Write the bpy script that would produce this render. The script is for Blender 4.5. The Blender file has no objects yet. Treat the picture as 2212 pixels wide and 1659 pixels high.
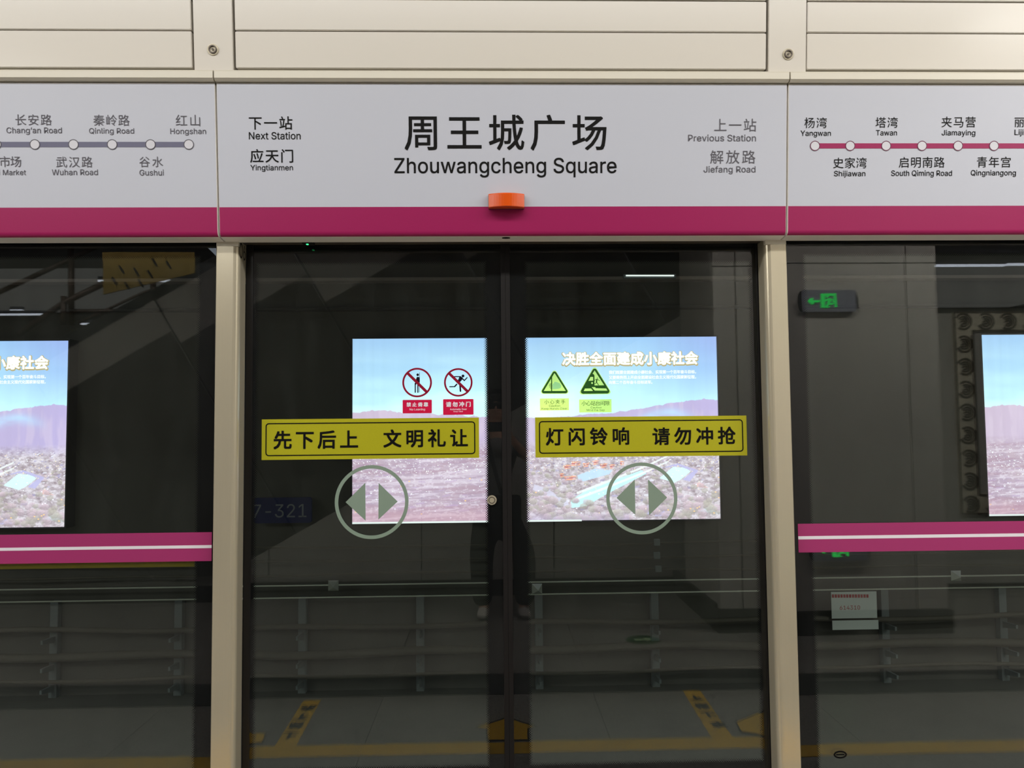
import bpy, bmesh, math, os, random
import numpy as np
from mathutils import Vector, Matrix
from mathutils.geometry import tessellate_polygon

random.seed(7)
SC = bpy.context.scene
COL = SC.collection
PI = math.pi

# ------------------------------------------------------------------ camera
F, W, H = 1661.0, 2212, 1659
CAM = Vector((0, -3.0, 1.54))
PITCH, YAW, ROLL = 0.05386, 0.02567, -0.00926
_f = Vector((math.sin(YAW)*math.cos(PITCH), math.cos(YAW)*math.cos(PITCH), math.sin(PITCH)))
_r = Vector((math.cos(YAW), -math.sin(YAW), 0))
_u = _r.cross(_f)
_c, _s = math.cos(ROLL), math.sin(ROLL)
_rt, _up = _c*_r+_s*_u, -_s*_r+_c*_u
cam = bpy.data.cameras.new('camera')
cam.sensor_width = 36.0
cam.lens = 36.0*F/W
cam.clip_start = 0.02
cam_ob = bpy.data.objects.new('camera', cam)
COL.objects.link(cam_ob)
cam_ob.matrix_world = Matrix.Translation(CAM) @ Matrix((_rt, _up, -_f)).transposed().to_4x4()
SC.camera = cam_ob

# ------------------------------------------------------------------ world, lights, exposure
wd = bpy.data.worlds.new('hall_ambient')
SC.world = wd
wd.use_nodes = True
wd.node_tree.nodes['Background'].inputs[0].default_value = (1, .97, .93, 1)
wd.node_tree.nodes['Background'].inputs[1].default_value = 0.10
SC.view_settings.view_transform = 'Standard'
SC.view_settings.look = 'None'
SC.view_settings.exposure = 0.0
SC.view_settings.gamma = 1.0
SC.view_settings.use_curve_mapping = False


def area(name, loc, sx, sy, power, col=(1, .97, .92), rot=(0, 0, 0)):
    l = bpy.data.lights.new(name, 'AREA')
    l.shape = 'RECTANGLE'
    l.size, l.size_y, l.energy, l.color = sx, sy, power, col
    o = bpy.data.objects.new(name, l)
    o.location = loc
    o.rotation_euler = rot
    COL.objects.link(o)
    return o


area('platform_strip_light', (-0.4, -1.70, 3.60), 10.0, .22, 183)
area('platform_strip_light_right', (3.9, -1.75, 3.50), 2.3, .35, 36)
area('hall_strip_light', (0.0, -5.0, 3.73), 16.0, .3, 300)
area('hall_strip_light_left', (-6.0, -3.9, 3.73), 5.0, .3, 80)
area('added_fill_light_right', (6.3, -2.3, 3.73), 5.0, .3, 75)  # added unseen light, brightens the carved frame and right fascia
area('added_far_hall_fill', (0, -9.6, 3.73), 20.0, 4.0, 80)  # added light, lifts the far hall to grey in the glass
area('tunnel_service_light', (0.0, 1.7, 4.15), 12.0, .12, 3.5, (.80, 1.0, .95))


# ------------------------------------------------------------------ rays of the photograph
def ray(px, py):
    return (_f + _rt*((px-W/2)/F) - _up*((py-H/2)/F))


def at(px, py, Y):
    d = ray(px, py)
    return CAM + d*((Y-CAM.y)/d.y)


def mir(px, py, Y=None, z=None, yg=0.0):
    """point of the hall behind the photographer that the glass at y=yg shows at a pixel"""
    d = ray(px, py)
    d = Vector((d.x, -d.y, d.z))
    c = Vector((CAM.x, 2*yg-CAM.y, CAM.z))
    t = (Y-c.y)/d.y if z is None else (z-c.z)/d.z
    return c + d*t


# ------------------------------------------------------------------ materials
def lin(c):
    return tuple(((v/255)/12.92 if v/255 <= .04045 else ((v/255+.055)/1.055)**2.4) for v in c)


def new_mat(name):
    m = bpy.data.materials.new(name)
    m.use_nodes = True
    nt = m.node_tree
    return m, nt, nt.nodes, nt.links


def mat(name, rgb, rough=.5, metal=0., var=.04, scale=6., stretch=None, bump=0., spec=.5, coat=0., emit=0., fine=None):
    m, nt, N, L = new_mat(name)
    p = N['Principled BSDF']
    c = lin(rgb)
    tc = N.new('ShaderNodeTexCoord')
    mp = N.new('ShaderNodeMapping')
    L.new(tc.outputs['Object'], mp.inputs[0])
    if stretch:
        mp.inputs['Scale'].default_value = stretch
    nz = N.new('ShaderNodeTexNoise')
    nz.inputs['Scale'].default_value = scale
    nz.inputs['Detail'].default_value = 5
    L.new(mp.outputs[0], nz.inputs['Vector'])
    mx = N.new('ShaderNodeMix')
    mx.data_type = 'RGBA'
    mx.inputs[6].default_value = (*[v*(1-var) for v in c], 1)
    mx.inputs[7].default_value = (*[min(1, v*(1+var)) for v in c], 1)
    L.new(nz.outputs['Fac'], mx.inputs[0])
    src = mx.outputs[2]
    if fine:                                   # speckle: (scale, strength)
        n2 = N.new('ShaderNodeTexNoise')
        n2.inputs['Scale'].default_value = fine[0]
        n2.inputs['Detail'].default_value = 2
        L.new(tc.outputs['Object'], n2.inputs['Vector'])
        r = N.new('ShaderNodeMapRange')
        r.inputs[1].default_value, r.inputs[2].default_value = .35, .65
        r.inputs[3].default_value, r.inputs[4].default_value = 1-fine[1], 1+fine[1]
        L.new(n2.outputs['Fac'], r.inputs[0])
        m2 = N.new('ShaderNodeMix')
        m2.data_type = 'RGBA'
        m2.blend_type = 'MULTIPLY'
        m2.inputs[0].default_value = 1
        L.new(src, m2.inputs[6])
        L.new(r.outputs[0], m2.inputs[7])
        src = m2.outputs[2]
    L.new(src, p.inputs['Base Color'])
    p.inputs['Roughness'].default_value = rough
    p.inputs['Metallic'].default_value = metal
    p.inputs['Specular IOR Level'].default_value = spec
    p.inputs['Coat Weight'].default_value = coat
    p.inputs['Coat Roughness'].default_value = .15
    if bump:
        b = N.new('ShaderNodeBump')
        b.inputs['Strength'].default_value = bump
        b.inputs['Distance'].default_value = .002
        L.new(nz.outputs['Fac'], b.inputs['Height'])
        L.new(b.outputs[0], p.inputs['Normal'])
    if emit:
        L.new(src, p.inputs['Emission Color'])
        p.inputs['Emission Strength'].default_value = emit
    return m


def film(name, rgb_through, rgb_front, opaque, rough=.35):
    """printed film on glass: partly see-through ink"""
    m, nt, N, L = new_mat(name)
    p = N['Principled BSDF']
    p.inputs['Base Color'].default_value = (*lin(rgb_front), 1)
    p.inputs['Roughness'].default_value = rough
    t = N.new('ShaderNodeBsdfTransparent')
    t.inputs[0].default_value = (*lin(rgb_through), 1)
    nz = N.new('ShaderNodeTexNoise')
    nz.inputs['Scale'].default_value = 25
    r = N.new('ShaderNodeMapRange')
    r.inputs[3].default_value, r.inputs[4].default_value = opaque-.04, opaque+.04
    L.new(nz.outputs['Fac'], r.inputs[0])
    mx = N.new('ShaderNodeMixShader')
    L.new(r.outputs[0], mx.inputs[0])
    L.new(t.outputs[0], mx.inputs[1])
    L.new(p.outputs[0], mx.inputs[2])
    L.new(mx.outputs[0], N['Material Output'].inputs[0])
    return m


def glass_mat():
    m, nt, N, L = new_mat('platform_door_glass')
    N.remove(N['Principled BSDF'])
    t = N.new('ShaderNodeBsdfTransparent')
    t.inputs[0].default_value = (.90, .945, .925, 1)
    g = N.new('ShaderNodeBsdfGlossy')
    g.inputs['Roughness'].default_value = 0
    g.inputs['Color'].default_value = (1, 1, 1, 1)
    lw = N.new('ShaderNodeLayerWeight')
    lw.inputs[0].default_value = .5
    pw = N.new('ShaderNodeMath')
    pw.operation = 'POWER'
    pw.inputs[1].default_value = 5
    L.new(lw.outputs['Facing'], pw.inputs[0])
    r = N.new('ShaderNodeMapRange')
    r.inputs[3].default_value, r.inputs[4].default_value = .043, 1
    L.new(pw.outputs[0], r.inputs[0])
    mx = N.new('ShaderNodeMixShader')
    L.new(r.outputs[0], mx.inputs[0])
    L.new(t.outputs[0], mx.inputs[1])
    L.new(g.outputs[0], mx.inputs[2])
    # faint dust film and wipe marks on the pane
    d = N.new('ShaderNodeBsdfDiffuse')
    d.inputs[0].default_value = (.7, .75, .7, 1)
    tc = N.new('ShaderNodeTexCoord')
    mp = N.new('ShaderNodeMapping')
    mp.inputs['Scale'].default_value = (5, 1, 1.2)
    L.new(tc.outputs['Object'], mp.inputs[0])
    nz = N.new('ShaderNodeTexNoise')
    nz.inputs['Scale'].default_value = 2.5
    nz.inputs['Detail'].default_value = 6
    L.new(mp.outputs[0], nz.inputs['Vector'])
    r2 = N.new('ShaderNodeMapRange')
    r2.inputs[1].default_value, r2.inputs[2].default_value = .35, .75
    r2.inputs[3].default_value, r2.inputs[4].default_value = .0, .005
    L.new(nz.outputs['Fac'], r2.inputs[0])
    m2 = N.new('ShaderNodeMixShader')
    L.new(r2.outputs[0], m2.inputs[0])
    L.new(mx.outputs[0], m2.inputs[1])
    L.new(d.outputs[0], m2.inputs[2])
    L.new(m2.outputs[0], N['Material Output'].inputs[0])
    return m


def frit_mat(name, x0, x1, z0, z1, band=.020, pitch=.0062):
    """black ceramic border whose inner rim breaks up into dots; x0..z1 is the clear opening"""
    m, nt, N, L = new_mat(name)
    p = N['Principled BSDF']
    p.inputs['Base Color'].default_value = (.006, .006, .0065, 1)
    p.inputs['Roughness'].default_value = .6
    p.inputs['Specular IOR Level'].default_value = .03
    tr = N.new('ShaderNodeBsdfTransparent')
    geo = N.new('ShaderNodeNewGeometry')
    sx = N.new('ShaderNodeSeparateXYZ')
    L.new(geo.outputs['Position'], sx.inputs[0])

    def mth(op, a, b=None, c=None):
        n = N.new('ShaderNodeMath')
        n.operation = op
        for i, v in enumerate((a, b, c)):
            if v is None:
                continue
            if isinstance(v, (int, float)):
                n.inputs[i].default_value = v
            else:
                L.new(v, n.inputs[i])
        return n.outputs[0]
    X, Z = sx.outputs[0], sx.outputs[2]
    dx = mth('SUBTRACT', mth('ABSOLUTE', mth('SUBTRACT', X, (x0+x1)/2)), (x1-x0)/2)
    dz = mth('SUBTRACT', mth('ABSOLUTE', mth('SUBTRACT', Z, (z0+z1)/2)), (z1-z0)/2)
    d = mth('DIVIDE', mth('MAXIMUM', dx, dz), band)
    a = mth('MULTIPLY', mth('ADD', X, Z), .7071/pitch)
    b = mth('MULTIPLY', mth('SUBTRACT', X, Z), .7071/pitch)
    fa = mth('SUBTRACT', mth('FRACT', mth('ADD', a, 100)), .5)
    fb = mth('SUBTRACT', mth('FRACT', mth('ADD', b, 100)), .5)
    r = mth('SQRT', mth('ADD', mth('MULTIPLY', fa, fa), mth('MULTIPLY', fb, fb)))
    rad = mth('MULTIPLY_ADD', d, .62, .10)
    on = mth('LESS_THAN', r, rad)
    mx = N.new('ShaderNodeMixShader')
    L.new(on, mx.inputs[0])
    L.new(tr.outputs[0], mx.inputs[1])
    L.new(p.outputs[0], mx.inputs[2])
    L.new(mx.outputs[0], N['Material Output'].inputs[0])
    return m


def emis(name, rgb, s):
    m, nt, N, L = new_mat(name)
    N.remove(N['Principled BSDF'])
    e = N.new('ShaderNodeEmission')
    e.inputs[0].default_value = (*lin(rgb), 1)
    e.inputs[1].default_value = s
    L.new(e.outputs[0], N['Material Output'].inputs[0])
    return m


M = {}
M['beige'] = mat('beige_painted_metal', (216, 210, 199), .28, 0, .015, 1.2, coat=.15)
M['beige_trim'] = mat('beige_trim_metal', (212, 206, 190), .35, 0, .015, 1.2)
M['dark_gap'] = mat('dark_gap_backing', (18, 17, 16), .8)
M['white_panel'] = mat('white_fascia_film', (188, 191, 202), .42, 0, .012, 1.5, coat=.05)
M['magenta'] = mat('magenta_line_film', (152, 24, 84), .40, 0, .03, 2., spec=.35, fine=(900, .06))
M['stripe'] = mat('magenta_pane_stripe', (162, 46, 106), .45, 0, .03, 2.)
M['edge_metal'] = mat('pale_edge_metal', (240, 236, 230), .35)
M['steel'] = mat('brushed_stainless_steel', (196, 187, 164), .22, .40, .03, 3., stretch=(60, 60, 1), bump=.03)
M['steel_dark'] = mat('steel_soffit', (92, 84, 76), .45, .4)
M['black_rubber'] = mat('black_rubber', (26, 24, 24), .6, spec=.2)
M['black_frame'] = mat('black_door_frame', (16, 15, 16), .3)
M['glass'] = glass_mat()
M['ink'] = mat('black_ink', (10, 9, 9), .6, spec=.15)
M['grey_ink'] = mat('grey_ink', (92, 90, 97), .6, spec=.2)
M['grey_line'] = mat('slate_line_ink', (98, 98, 122), .5)
M['white_ink'] = mat('white_ink', (232, 228, 236), .5)
M['dot_white'] = mat('station_dot_white', (205, 205, 212), .5)
M['purple_ink'] = mat('dark_purple_ink', (98, 28, 66), .5)
M['yellow_film'] = mat('yellow_sticker_film', (174, 170, 20), .4, 0, .03, 4., fine=(500, .04))
M['orange'] = mat('orange_lamp_lens', (216, 82, 12), .25, 0, .05, 20., coat=.4, emit=.03)
M['mark'] = mat('frosted_grey_green_mark', (132, 151, 136), .5, 0, .03, 5.)
M['cable'] = mat('tunnel_cable', (88, 85, 76), .6, spec=.2)
M['cable_dark'] = mat('dark_tunnel_cable', (50, 50, 46), .6)
M['galv'] = mat('galvanised_bracket', (112, 120, 120), .6, .1, .15, 30.)
M['tunnel_wall'] = mat('tunnel_wall_concrete', (84, 83, 77), .9, 0, .20, 2.2)
M['red_film'] = film('red_label_film', (255, 96, 140), (200, 20, 70), .36)
M['ring_film'] = film('red_ring_film', (190, 30, 80), (170, 25, 60), .62)
M['fig_film'] = film('navy_figure_film', (40, 30, 80), (25, 20, 45), .7)
M['lime_film'] = film('lime_label_film', (250, 255, 190), (205, 215, 70), .07)
M['green_film'] = film('green_warning_film', (112, 170, 112), (60, 95, 55), .40)
M['hand_film'] = film('pale_hand_film', (225, 245, 255), (200, 220, 200), .15)
M['green_text'] = film('dark_green_text_film', (40, 90, 20), (50, 80, 20), .75)
M['cut_film'] = film('clear_sticker_film', (238, 244, 246), (160, 170, 160), .012)
M['floor'] = mat('speckled_granite', (136, 132, 127), .35, 0, .05, 1.5, fine=(110, .35))
M['floor_band'] = mat('dark_tactile_rubber', (44, 48, 48), .6)
M['floor_edge'] = mat('pale_stone_edge', (150, 148, 135), .5)
M['floor_yellow'] = mat('yellow_floor_paint', (226, 176, 22), .5, 0, .08, 6.)
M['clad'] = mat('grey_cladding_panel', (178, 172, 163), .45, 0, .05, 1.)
M['soffit'] = mat('shade_toned_stair_cladding', (116, 113, 108), .5, 0, .05, 1.)  # cladding grey darkened: shade under the stair put into the colour
M['wall_hall'] = mat('light_hall_wall', (188, 184, 176), .4, 0, .03, 1.)
M['column'] = mat('cream_column_panel', (204, 198, 190), .4, 0, .03, 1.)
M['baseboard'] = mat('black_granite_skirting', (20, 20, 20), .3)
M['hall_ceiling'] = mat('hall_ceiling_paint', (170, 170, 172), .8)
M['bronze'] = mat('carved_bronze', (222, 212, 188), .5, .1, .25, 12.)
M['bronze_dark'] = mat('carved_bronze_edge', (80, 64, 40), .5, .1)
M['rail_brown'] = mat('brown_stair_rail', (70, 52, 44), .4, .3)
M['yellow_tape'] = mat('yellow_track_line', (150, 128, 12), .5)


# ------------------------------------------------------------------ mesh helpers
ORG = {}


class MB:
    def __init__(s):
        s.v, s.f = [], []

    def add(s, vs, fs):
        b = len(s.v)
        s.v += [Vector(p) for p in vs]
        s.f += [tuple(i+b for i in f) for f in fs]
        return s

    def box(s, x0, x1, y0, y1, z0, z1):
        x0, x1 = sorted((x0, x1)); y0, y1 = sorted((y0, y1)); z0, z1 = sorted((z0, z1))
        vs = [(x, y, z) for z in (z0, z1) for y in (y0, y1) for x in (x0, x1)]
        return s.add(vs, [(0, 2, 3, 1), (4, 5, 7, 6), (0, 1, 5, 4), (2, 6, 7, 3), (0, 4, 6, 2), (1, 3, 7, 5)])

    def bbox(s, x0, x1, y0, y1, z0, z1, r=.004, seg=2):
        """bevelled box"""
        bm = bmesh.new()
        bmesh.ops.create_cube(bm, size=1)
        for v in bm.verts:
            v.co = Vector(((x0+x1)/2+v.co.x*abs(x1-x0), (y0+y1)/2+v.co.y*abs(y1-y0), (z0+z1)/2+v.co.z*abs(z1-z0)))
        bmesh.ops.bevel(bm, geom=bm.edges[:], offset=r, segments=seg, profile=.5, affect='EDGES')
        bm.verts.index_update()
        s.add([v.co.copy() for v in bm.verts], [tuple(v.index for v in f.verts) for f in bm.faces])
        bm.free()
        return s

    def tube(s, pts, r, n=8, caps=True, rs=None):
        pts = [Vector(p) for p in pts]
        b = len(s.v)
        k = len(pts)
        prev = None
        for i, p in enumerate(pts):
            t = (pts[min(i+1, k-1)]-pts[max(i-1, 0)]).normalized()
            if prev is None:
                a = t.orthogonal().normalized()
            else:
                a = (prev - t*prev.dot(t)).normalized()
            prev = a
            bb = t.cross(a)
            rr = rs[i] if rs else r
            for j in range(n):
                an = 2*PI*j/n
                s.v.append(p+(a*math.cos(an)+bb*math.sin(an))*rr)
        for i in range(k-1):
            for j in range(n):
                j2 = (j+1) % n
                s.f.append((b+i*n+j, b+i*n+j2, b+(i+1)*n+j2, b+(i+1)*n+j))
        if caps:
            s.f.append(tuple(b+j for j in reversed(range(n))))
            s.f.append(tuple(b+(k-1)*n+j for j in range(n)))
        return s

    def strip(s, prof, x0, x1):
        """profile of (y,z) pairs extruded along x, closed, capped"""
        n = len(prof)
        b = len(s.v)
        for x in (x0, x1):
            s.v += [Vector((x, y, z)) for y, z in prof]
        for i in range(n):
            j = (i+1) % n
            s.f.append((b+i, b+j, b+n+j, b+n+i))
        tri = tessellate_polygon([[Vector((y, z, 0)) for y, z in prof]])
        for t in tri:
            s.f.append(tuple(b+i for i in t))
            s.f.append(tuple(b+n+i for i in reversed(t)))
        return s


def obj(name, mb, m, parent=None, smooth=False, label=None):
    vs = mb.v
    if parent is not None:
        o0 = ORG[parent.name]
    else:
        xs = [v.x for v in vs]; ys = [v.y for v in vs]; zs = [v.z for v in vs]
        o0 = Vector(((min(xs)+max(xs))/2, (min(ys)+max(ys))/2, min(zs)))
    me = bpy.data.meshes.new(name)
    me.from_pydata([v-o0 for v in vs], [], mb.f)
    bm = bmesh.new()
    bm.from_mesh(me)
    bmesh.ops.recalc_face_normals(bm, faces=bm.faces[:])
    bm.to_mesh(me)
    bm.free()
    if smooth:
        for p in me.polygons:
            p.use_smooth = True
    me.materials.append(m)
    o = bpy.data.objects.new(name, me)
    COL.objects.link(o)
    if parent is not None:
        o.parent = parent
    else:
        o.location = o0
    ORG[o.name] = o0
    if label:
        o['label'] = label
    return o


def thing(name, label, cat, loc, group=None):
    o = bpy.data.objects.new(name, None)
    o.empty_display_size = .1
    o.location = loc
    COL.objects.link(o)
    ORG[o.name] = Vector(loc)
    return tag(o, label, cat, group)


def tag(o, label, cat, group=None):
    o['label'] = label
    o['category'] = cat
    if group:
        o['group'] = group
    return o


def struct(o, label=None):
    o['kind'] = 'structure'
    if label:
        o['label'] = label
    return o


class Pl:
    """a plane with axes u (right), v (up), n (towards the viewer of that face)"""
    def __init__(s, O, U, V, yg=None):
        s.O, s.U, s.V = Vector(O), Vector(U).normalized(), Vector(V).normalized()
        s.N = s.U.cross(s.V).normalized()
        s.yg = yg

    def pt(s, u, v, n=0.):
        return s.O+s.U*u+s.V*v+s.N*n

    def px(s, x, y):
        d, c = ray(x, y), CAM
        if s.yg is not None:
            d = Vector((d.x, -d.y, d.z))
            c = Vector((CAM.x, 2*s.yg-CAM.y, CAM.z))
        t = (s.O-c).dot(s.N)/d.dot(s.N)
        q = c+d*t-s.O
        return (q.dot(s.U), q.dot(s.V))

    def box(s, x0, y0, x1, y1):
        """photo box -> u0,v0,u1,v1 on this plane"""
        a = [s.px(x0, y0), s.px(x1, y0), s.px(x1, y1), s.px(x0, y1)]
        l, r = (a[0][0]+a[3][0])/2, (a[1][0]+a[2][0])/2
        t, b = (a[0][1]+a[1][1])/2, (a[3][1]+a[2][1])/2
        return (min(l, r), b, max(l, r), t)


def flat(pl, loops, n0, n1, mb=None):
    """outline (+ holes) in plane coordinates, given thickness from n0 to n1"""
    mb = mb or MB()
    pts = [p for lp in loops for p in lp]
    k = len(pts)
    tri = tessellate_polygon([[Vector((p[0], p[1], 0)) for p in lp] for lp in loops])
    b = len(mb.v)
    mb.v += [pl.pt(p[0], p[1], n0) for p in pts]+[pl.pt(p[0], p[1], n1) for p in pts]
    for t in tri:
        mb.f.append(tuple(b+k+i for i in t))
        mb.f.append(tuple(b+i for i in reversed(t)))
    o = 0
    for lp in loops:
        m = len(lp)
        for i in range(m):
            j = (i+1) % m
            mb.f.append((b+o+i, b+o+j, b+k+o+j, b+k+o+i))
        o += m
    return mb


def circ(c, r, n=40, ry=None):
    ry = ry or r
    return [(c[0]+r*math.cos(2*PI*i/n), c[1]+ry*math.sin(2*PI*i/n)) for i in range(n)]


def rrect(u0, v0, u1, v1, r, n=5):
    out = []
    for cx, cy, a0 in ((u1-r, v1-r, 0), (u0+r, v1-r, 90), (u0+r, v0+r, 180), (u1-r, v0+r, 270)):
        for i in range(n+1):
            a = math.radians(a0+90*i/n)
            out.append((cx+r*math.cos(a), cy+r*math.sin(a)))
    return out


def rect(u0, v0, u1, v1):
    return [(u0, v0), (u1, v0), (u1, v1), (u0, v1)]


def capsule(a, b, w, n=6, w2=None):
    w2 = w2 or w
    a, b = Vector((a[0], a[1])), Vector((b[0], b[1]))
    d = (b-a)
    an = math.atan2(d.y, d.x)
    out = []
    for i in range(n+1):
        t = an-PI/2+PI*i/n
        out.append((b.x+w2/2*math.cos(t), b.y+w2/2*math.sin(t)))
    for i in range(n+1):
        t = an+PI/2+PI*i/n
        out.append((a.x+w/2*math.cos(t), a.y+w/2*math.sin(t)))
    return out


def rpoly(pts, r, n=4):
    """polygon with rounded corners"""
    out = []
    k = len(pts)
    for i in range(k):
        p, a, b = Vector(pts[i]), Vector(pts[i-1]), Vector(pts[(i+1) % k])
        da, db = (a-p).normalized(), (b-p).normalized()
        half = math.acos(max(-1, min(1, da.dot(db))))/2
        t = r/math.tan(half)
        p1, p2 = p+da*t, p+db*t
        c = p+(da+db).normalized()*(r/math.sin(half))
        a1 = math.atan2(p1.y-c.y, p1.x-c.x)
        a2 = math.atan2(p2.y-c.y, p2.x-c.x)
        dd = (a2-a1+PI) % (2*PI)-PI
        for j in range(n+1):
            t = a1+dd*j/n
            out.append((c.x+r*math.cos(t), c.y+r*math.sin(t)))
    return out


# ------------------------------------------------------------------ lettering
def _font(fn):
    try:
        return bpy.data.fonts.load(os.path.join(bpy.utils.system_resource('DATAFILES', path='fonts'), fn))
    except Exception:
        return None


FONT = {'cn': _font('Noto Sans CJK Regular.woff2'), 'la': _font('Inter.woff2')}
_GL = {}


def glyph_loops(s, font, bold, spacing):
    key = (s, font, bold, round(spacing, 4))
    if key in _GL:
        return _GL[key]
    c = bpy.data.curves.new('tmp', 'FONT')
    c.body = s
    if FONT[font]:
        c.font = FONT[font]
    c.fill_mode = 'NONE'
    c.space_character = spacing
    c.resolution_u = 3
    o = bpy.data.objects.new('tmp', c)
    COL.objects.link(o)
    dg = bpy.context.evaluated_depsgraph_get()
    me = bpy.data.meshes.new_from_object(o.evaluated_get(dg))
    co = [(v.co.x, v.co.y) for v in me.vertices]
    nb = {}
    for e in me.edges:
        a, b = e.vertices
        nb.setdefault(a, []).append(b)
        nb.setdefault(b, []).append(a)
    seen = set()
    loops = []
    for st in nb:
        if st in seen:
            continue
        lp = [st]
        seen.add(st)
        while True:
            nx = [q for q in nb[lp[-1]] if q not in seen]
            if not nx:
                break
            lp.append(nx[0])
            seen.add(nx[0])
        if len(lp) > 2:
            loops.append([co[i] for i in lp])
    bpy.data.objects.remove(o)
    bpy.data.curves.remove(c)
    bpy.data.meshes.remove(me)
    _GL[key] = loops
    return loops


def area2(lp):
    return sum(lp[i-1][0]*lp[i][1]-lp[i][0]*lp[i-1][1] for i in range(len(lp)))/2


def inside(p, lp):
    c = False
    for i in range(len(lp)):
        (x1, y1), (x2, y2) = lp[i-1], lp[i]
        if (y1 > p[1]) != (y2 > p[1]) and p[0] < (x2-x1)*(p[1]-y1)/(y2-y1)+x1:
            c = not c
    return c


def glyph_shapes(s, font='cn', bold=0., spacing=1.):
    loops = glyph_loops(s, font, bold, spacing)
    cols = []
    # nesting decides which loop is a hole
    order = sorted(loops, key=lambda l: -abs(area2(l)))
    if not order:
        return []
    # direction of outer contours: sign of the largest loop
    ref = 1 if area2(order[0]) > 0 else -1
    outers = [l for l in order if area2(l)*ref > 0]
    holes = [l for l in order if area2(l)*ref <= 0]
    res = [[o, []] for o in outers]
    for h in holes:
        c = [r for r in res if inside(h[0], r[0])]
        if c:
            c[-1][1].append(h)
    out = []
    for o, hs in res:
        if bold:
            for q in range(8 if bold > .015 else 4):
                an = PI/4+q*PI/2 if bold <= .015 else q*PI/4
                ddx, ddy = bold*math.cos(an), bold*math.sin(an)
                out.append([[(x+ddx, y+ddy) for x, y in lp] for lp in [o]+hs]+[q+1])
        else:
            out.append([o]+hs+[0])
    return out


def extent(sh):
    xs = [p[0] for g in sh for p in g[0]]; ys = [p[1] for g in sh for p in g[0]]
    return min(xs), min(ys), max(xs), max(ys)


def text(s, pl, box, m, parent, font='cn', bold=0., n=.0012, name='lettering', mirror=False, spread=True, rot=0, label=None):
    sp = 1.
    u0, v0, u1, v1 = box
    if font == 'cn' and len(s) > 1 and spread:
        a = extent(glyph_shapes(s, font, bold, 1.))
        b = extent(glyph_shapes(s, font, bold, 1.5))
        want = (u1-u0)/(v1-v0)*(a[3]-a[1])
        k = ((b[2]-b[0])-(a[2]-a[0]))/.5
        if k > 1e-6:
            sp = max(.8, min(3.5, 1+(want-(a[2]-a[0]))/k))
    sh = glyph_shapes(s, font, bold, sp)
    if not sh:
        return None
    e = extent(sh)
    fx, fy = (u1-u0)/max(1e-6, e[2]-e[0]), (v1-v0)/max(1e-6, e[3]-e[1])
    mb = MB()
    for g in sh:
        g2 = []
        nq = n-.00007*g[-1]
        for lp in g[:-1]:
            q = [(u0+(x-e[0])*fx, v0+(y-e[1])*fy) for x, y in lp]
            g2.append(q)
        pts = [p for lp in g2 for p in lp]
        tri = tessellate_polygon([[Vector((p[0], p[1], 0)) for p in lp] for lp in g2])
        b = len(mb.v)
        mb.v += [pl.pt(p[0], p[1], nq) for p in pts]
        mb.f += [tuple(b+i for i in t) for t in tri]
    return obj(name, mb, m, parent, label=label)


# ================================================================== large structure: header wall
FT, FB = -.200, -.150              # y of fascia top and bottom edge (it leans out)
# fascia plane from two photo heights
zt = at(1106, 181, FT).z
zb = at(1106, 498, FB).z
fas = Pl((0, FB, zb), (1, 0, 0), (0, FT-FB, zt-zb))
VT = (Vector((0, FT, zt))-fas.O).length
XS = [(at(466, 181, FT).x+fas.pt(fas.px(471, 447)[0], 0).x)/2, (at(1703, 181, FT).x+fas.pt(fas.px(1698.5, 447)[0], 0).x)/2]
MOD = XS[1]-XS[0]
print('seams', XS, 'module', MOD, 'fascia z', zb, zt)
GAP = .007
spans = [(XS[0]-MOD, XS[0]-GAP/2), (XS[0]+GAP/2, XS[1]-GAP/2), (XS[1]+GAP/2, XS[1]+MOD)]

# upper wall of beige hinged panels
wall = struct(obj('wall_front', MB().box(-4.2, 4.4, -.088, .02, zb+.05, 4.2), M['dark_gap']), 'dark backing wall above the platform screen doors')
up = Pl((0, -.205, zt+.02), (1, 0, 0), (0, -.10, 1))
SX = [(up.px(418.5, 100)[0], up.px(503, 100)[0]), (up.px(1660, 100)[0], up.px(1741.5, 100)[0])]
v_bot = (up.px(200, 146)[1]+up.px(1100, 150)[1]+up.px(2100, 149)[1])/3
v_mid = (up.px(200, 63)[1]+up.px(1100, 69)[1]+up.px(2000, 73)[1])/3
v_top = up.px(1106, 1)[1]
cols = [(XS[0]-MOD, SX[0][0]-.008), (SX[0][1]+.009, SX[1][0]-.009), (SX[1][1]+.003, XS[1]+MOD)]


def plate(pl, u0, v0, u1, v1, t, m, name, parent, r=.004, label=None):
    """panel with slightly rounded long edges"""
    mb = MB()
    flat(pl, [rrect(u0, v0, u1, v1, r, 2)], -t, -r*.5, mb)
    flat(pl, [rrect(u0+r*.5, v0+r*.5, u1-r*.5, v1-r*.5, r, 2)], -r*.5, 0, mb)
    return obj(name, mb, m, parent, label=label)


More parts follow.
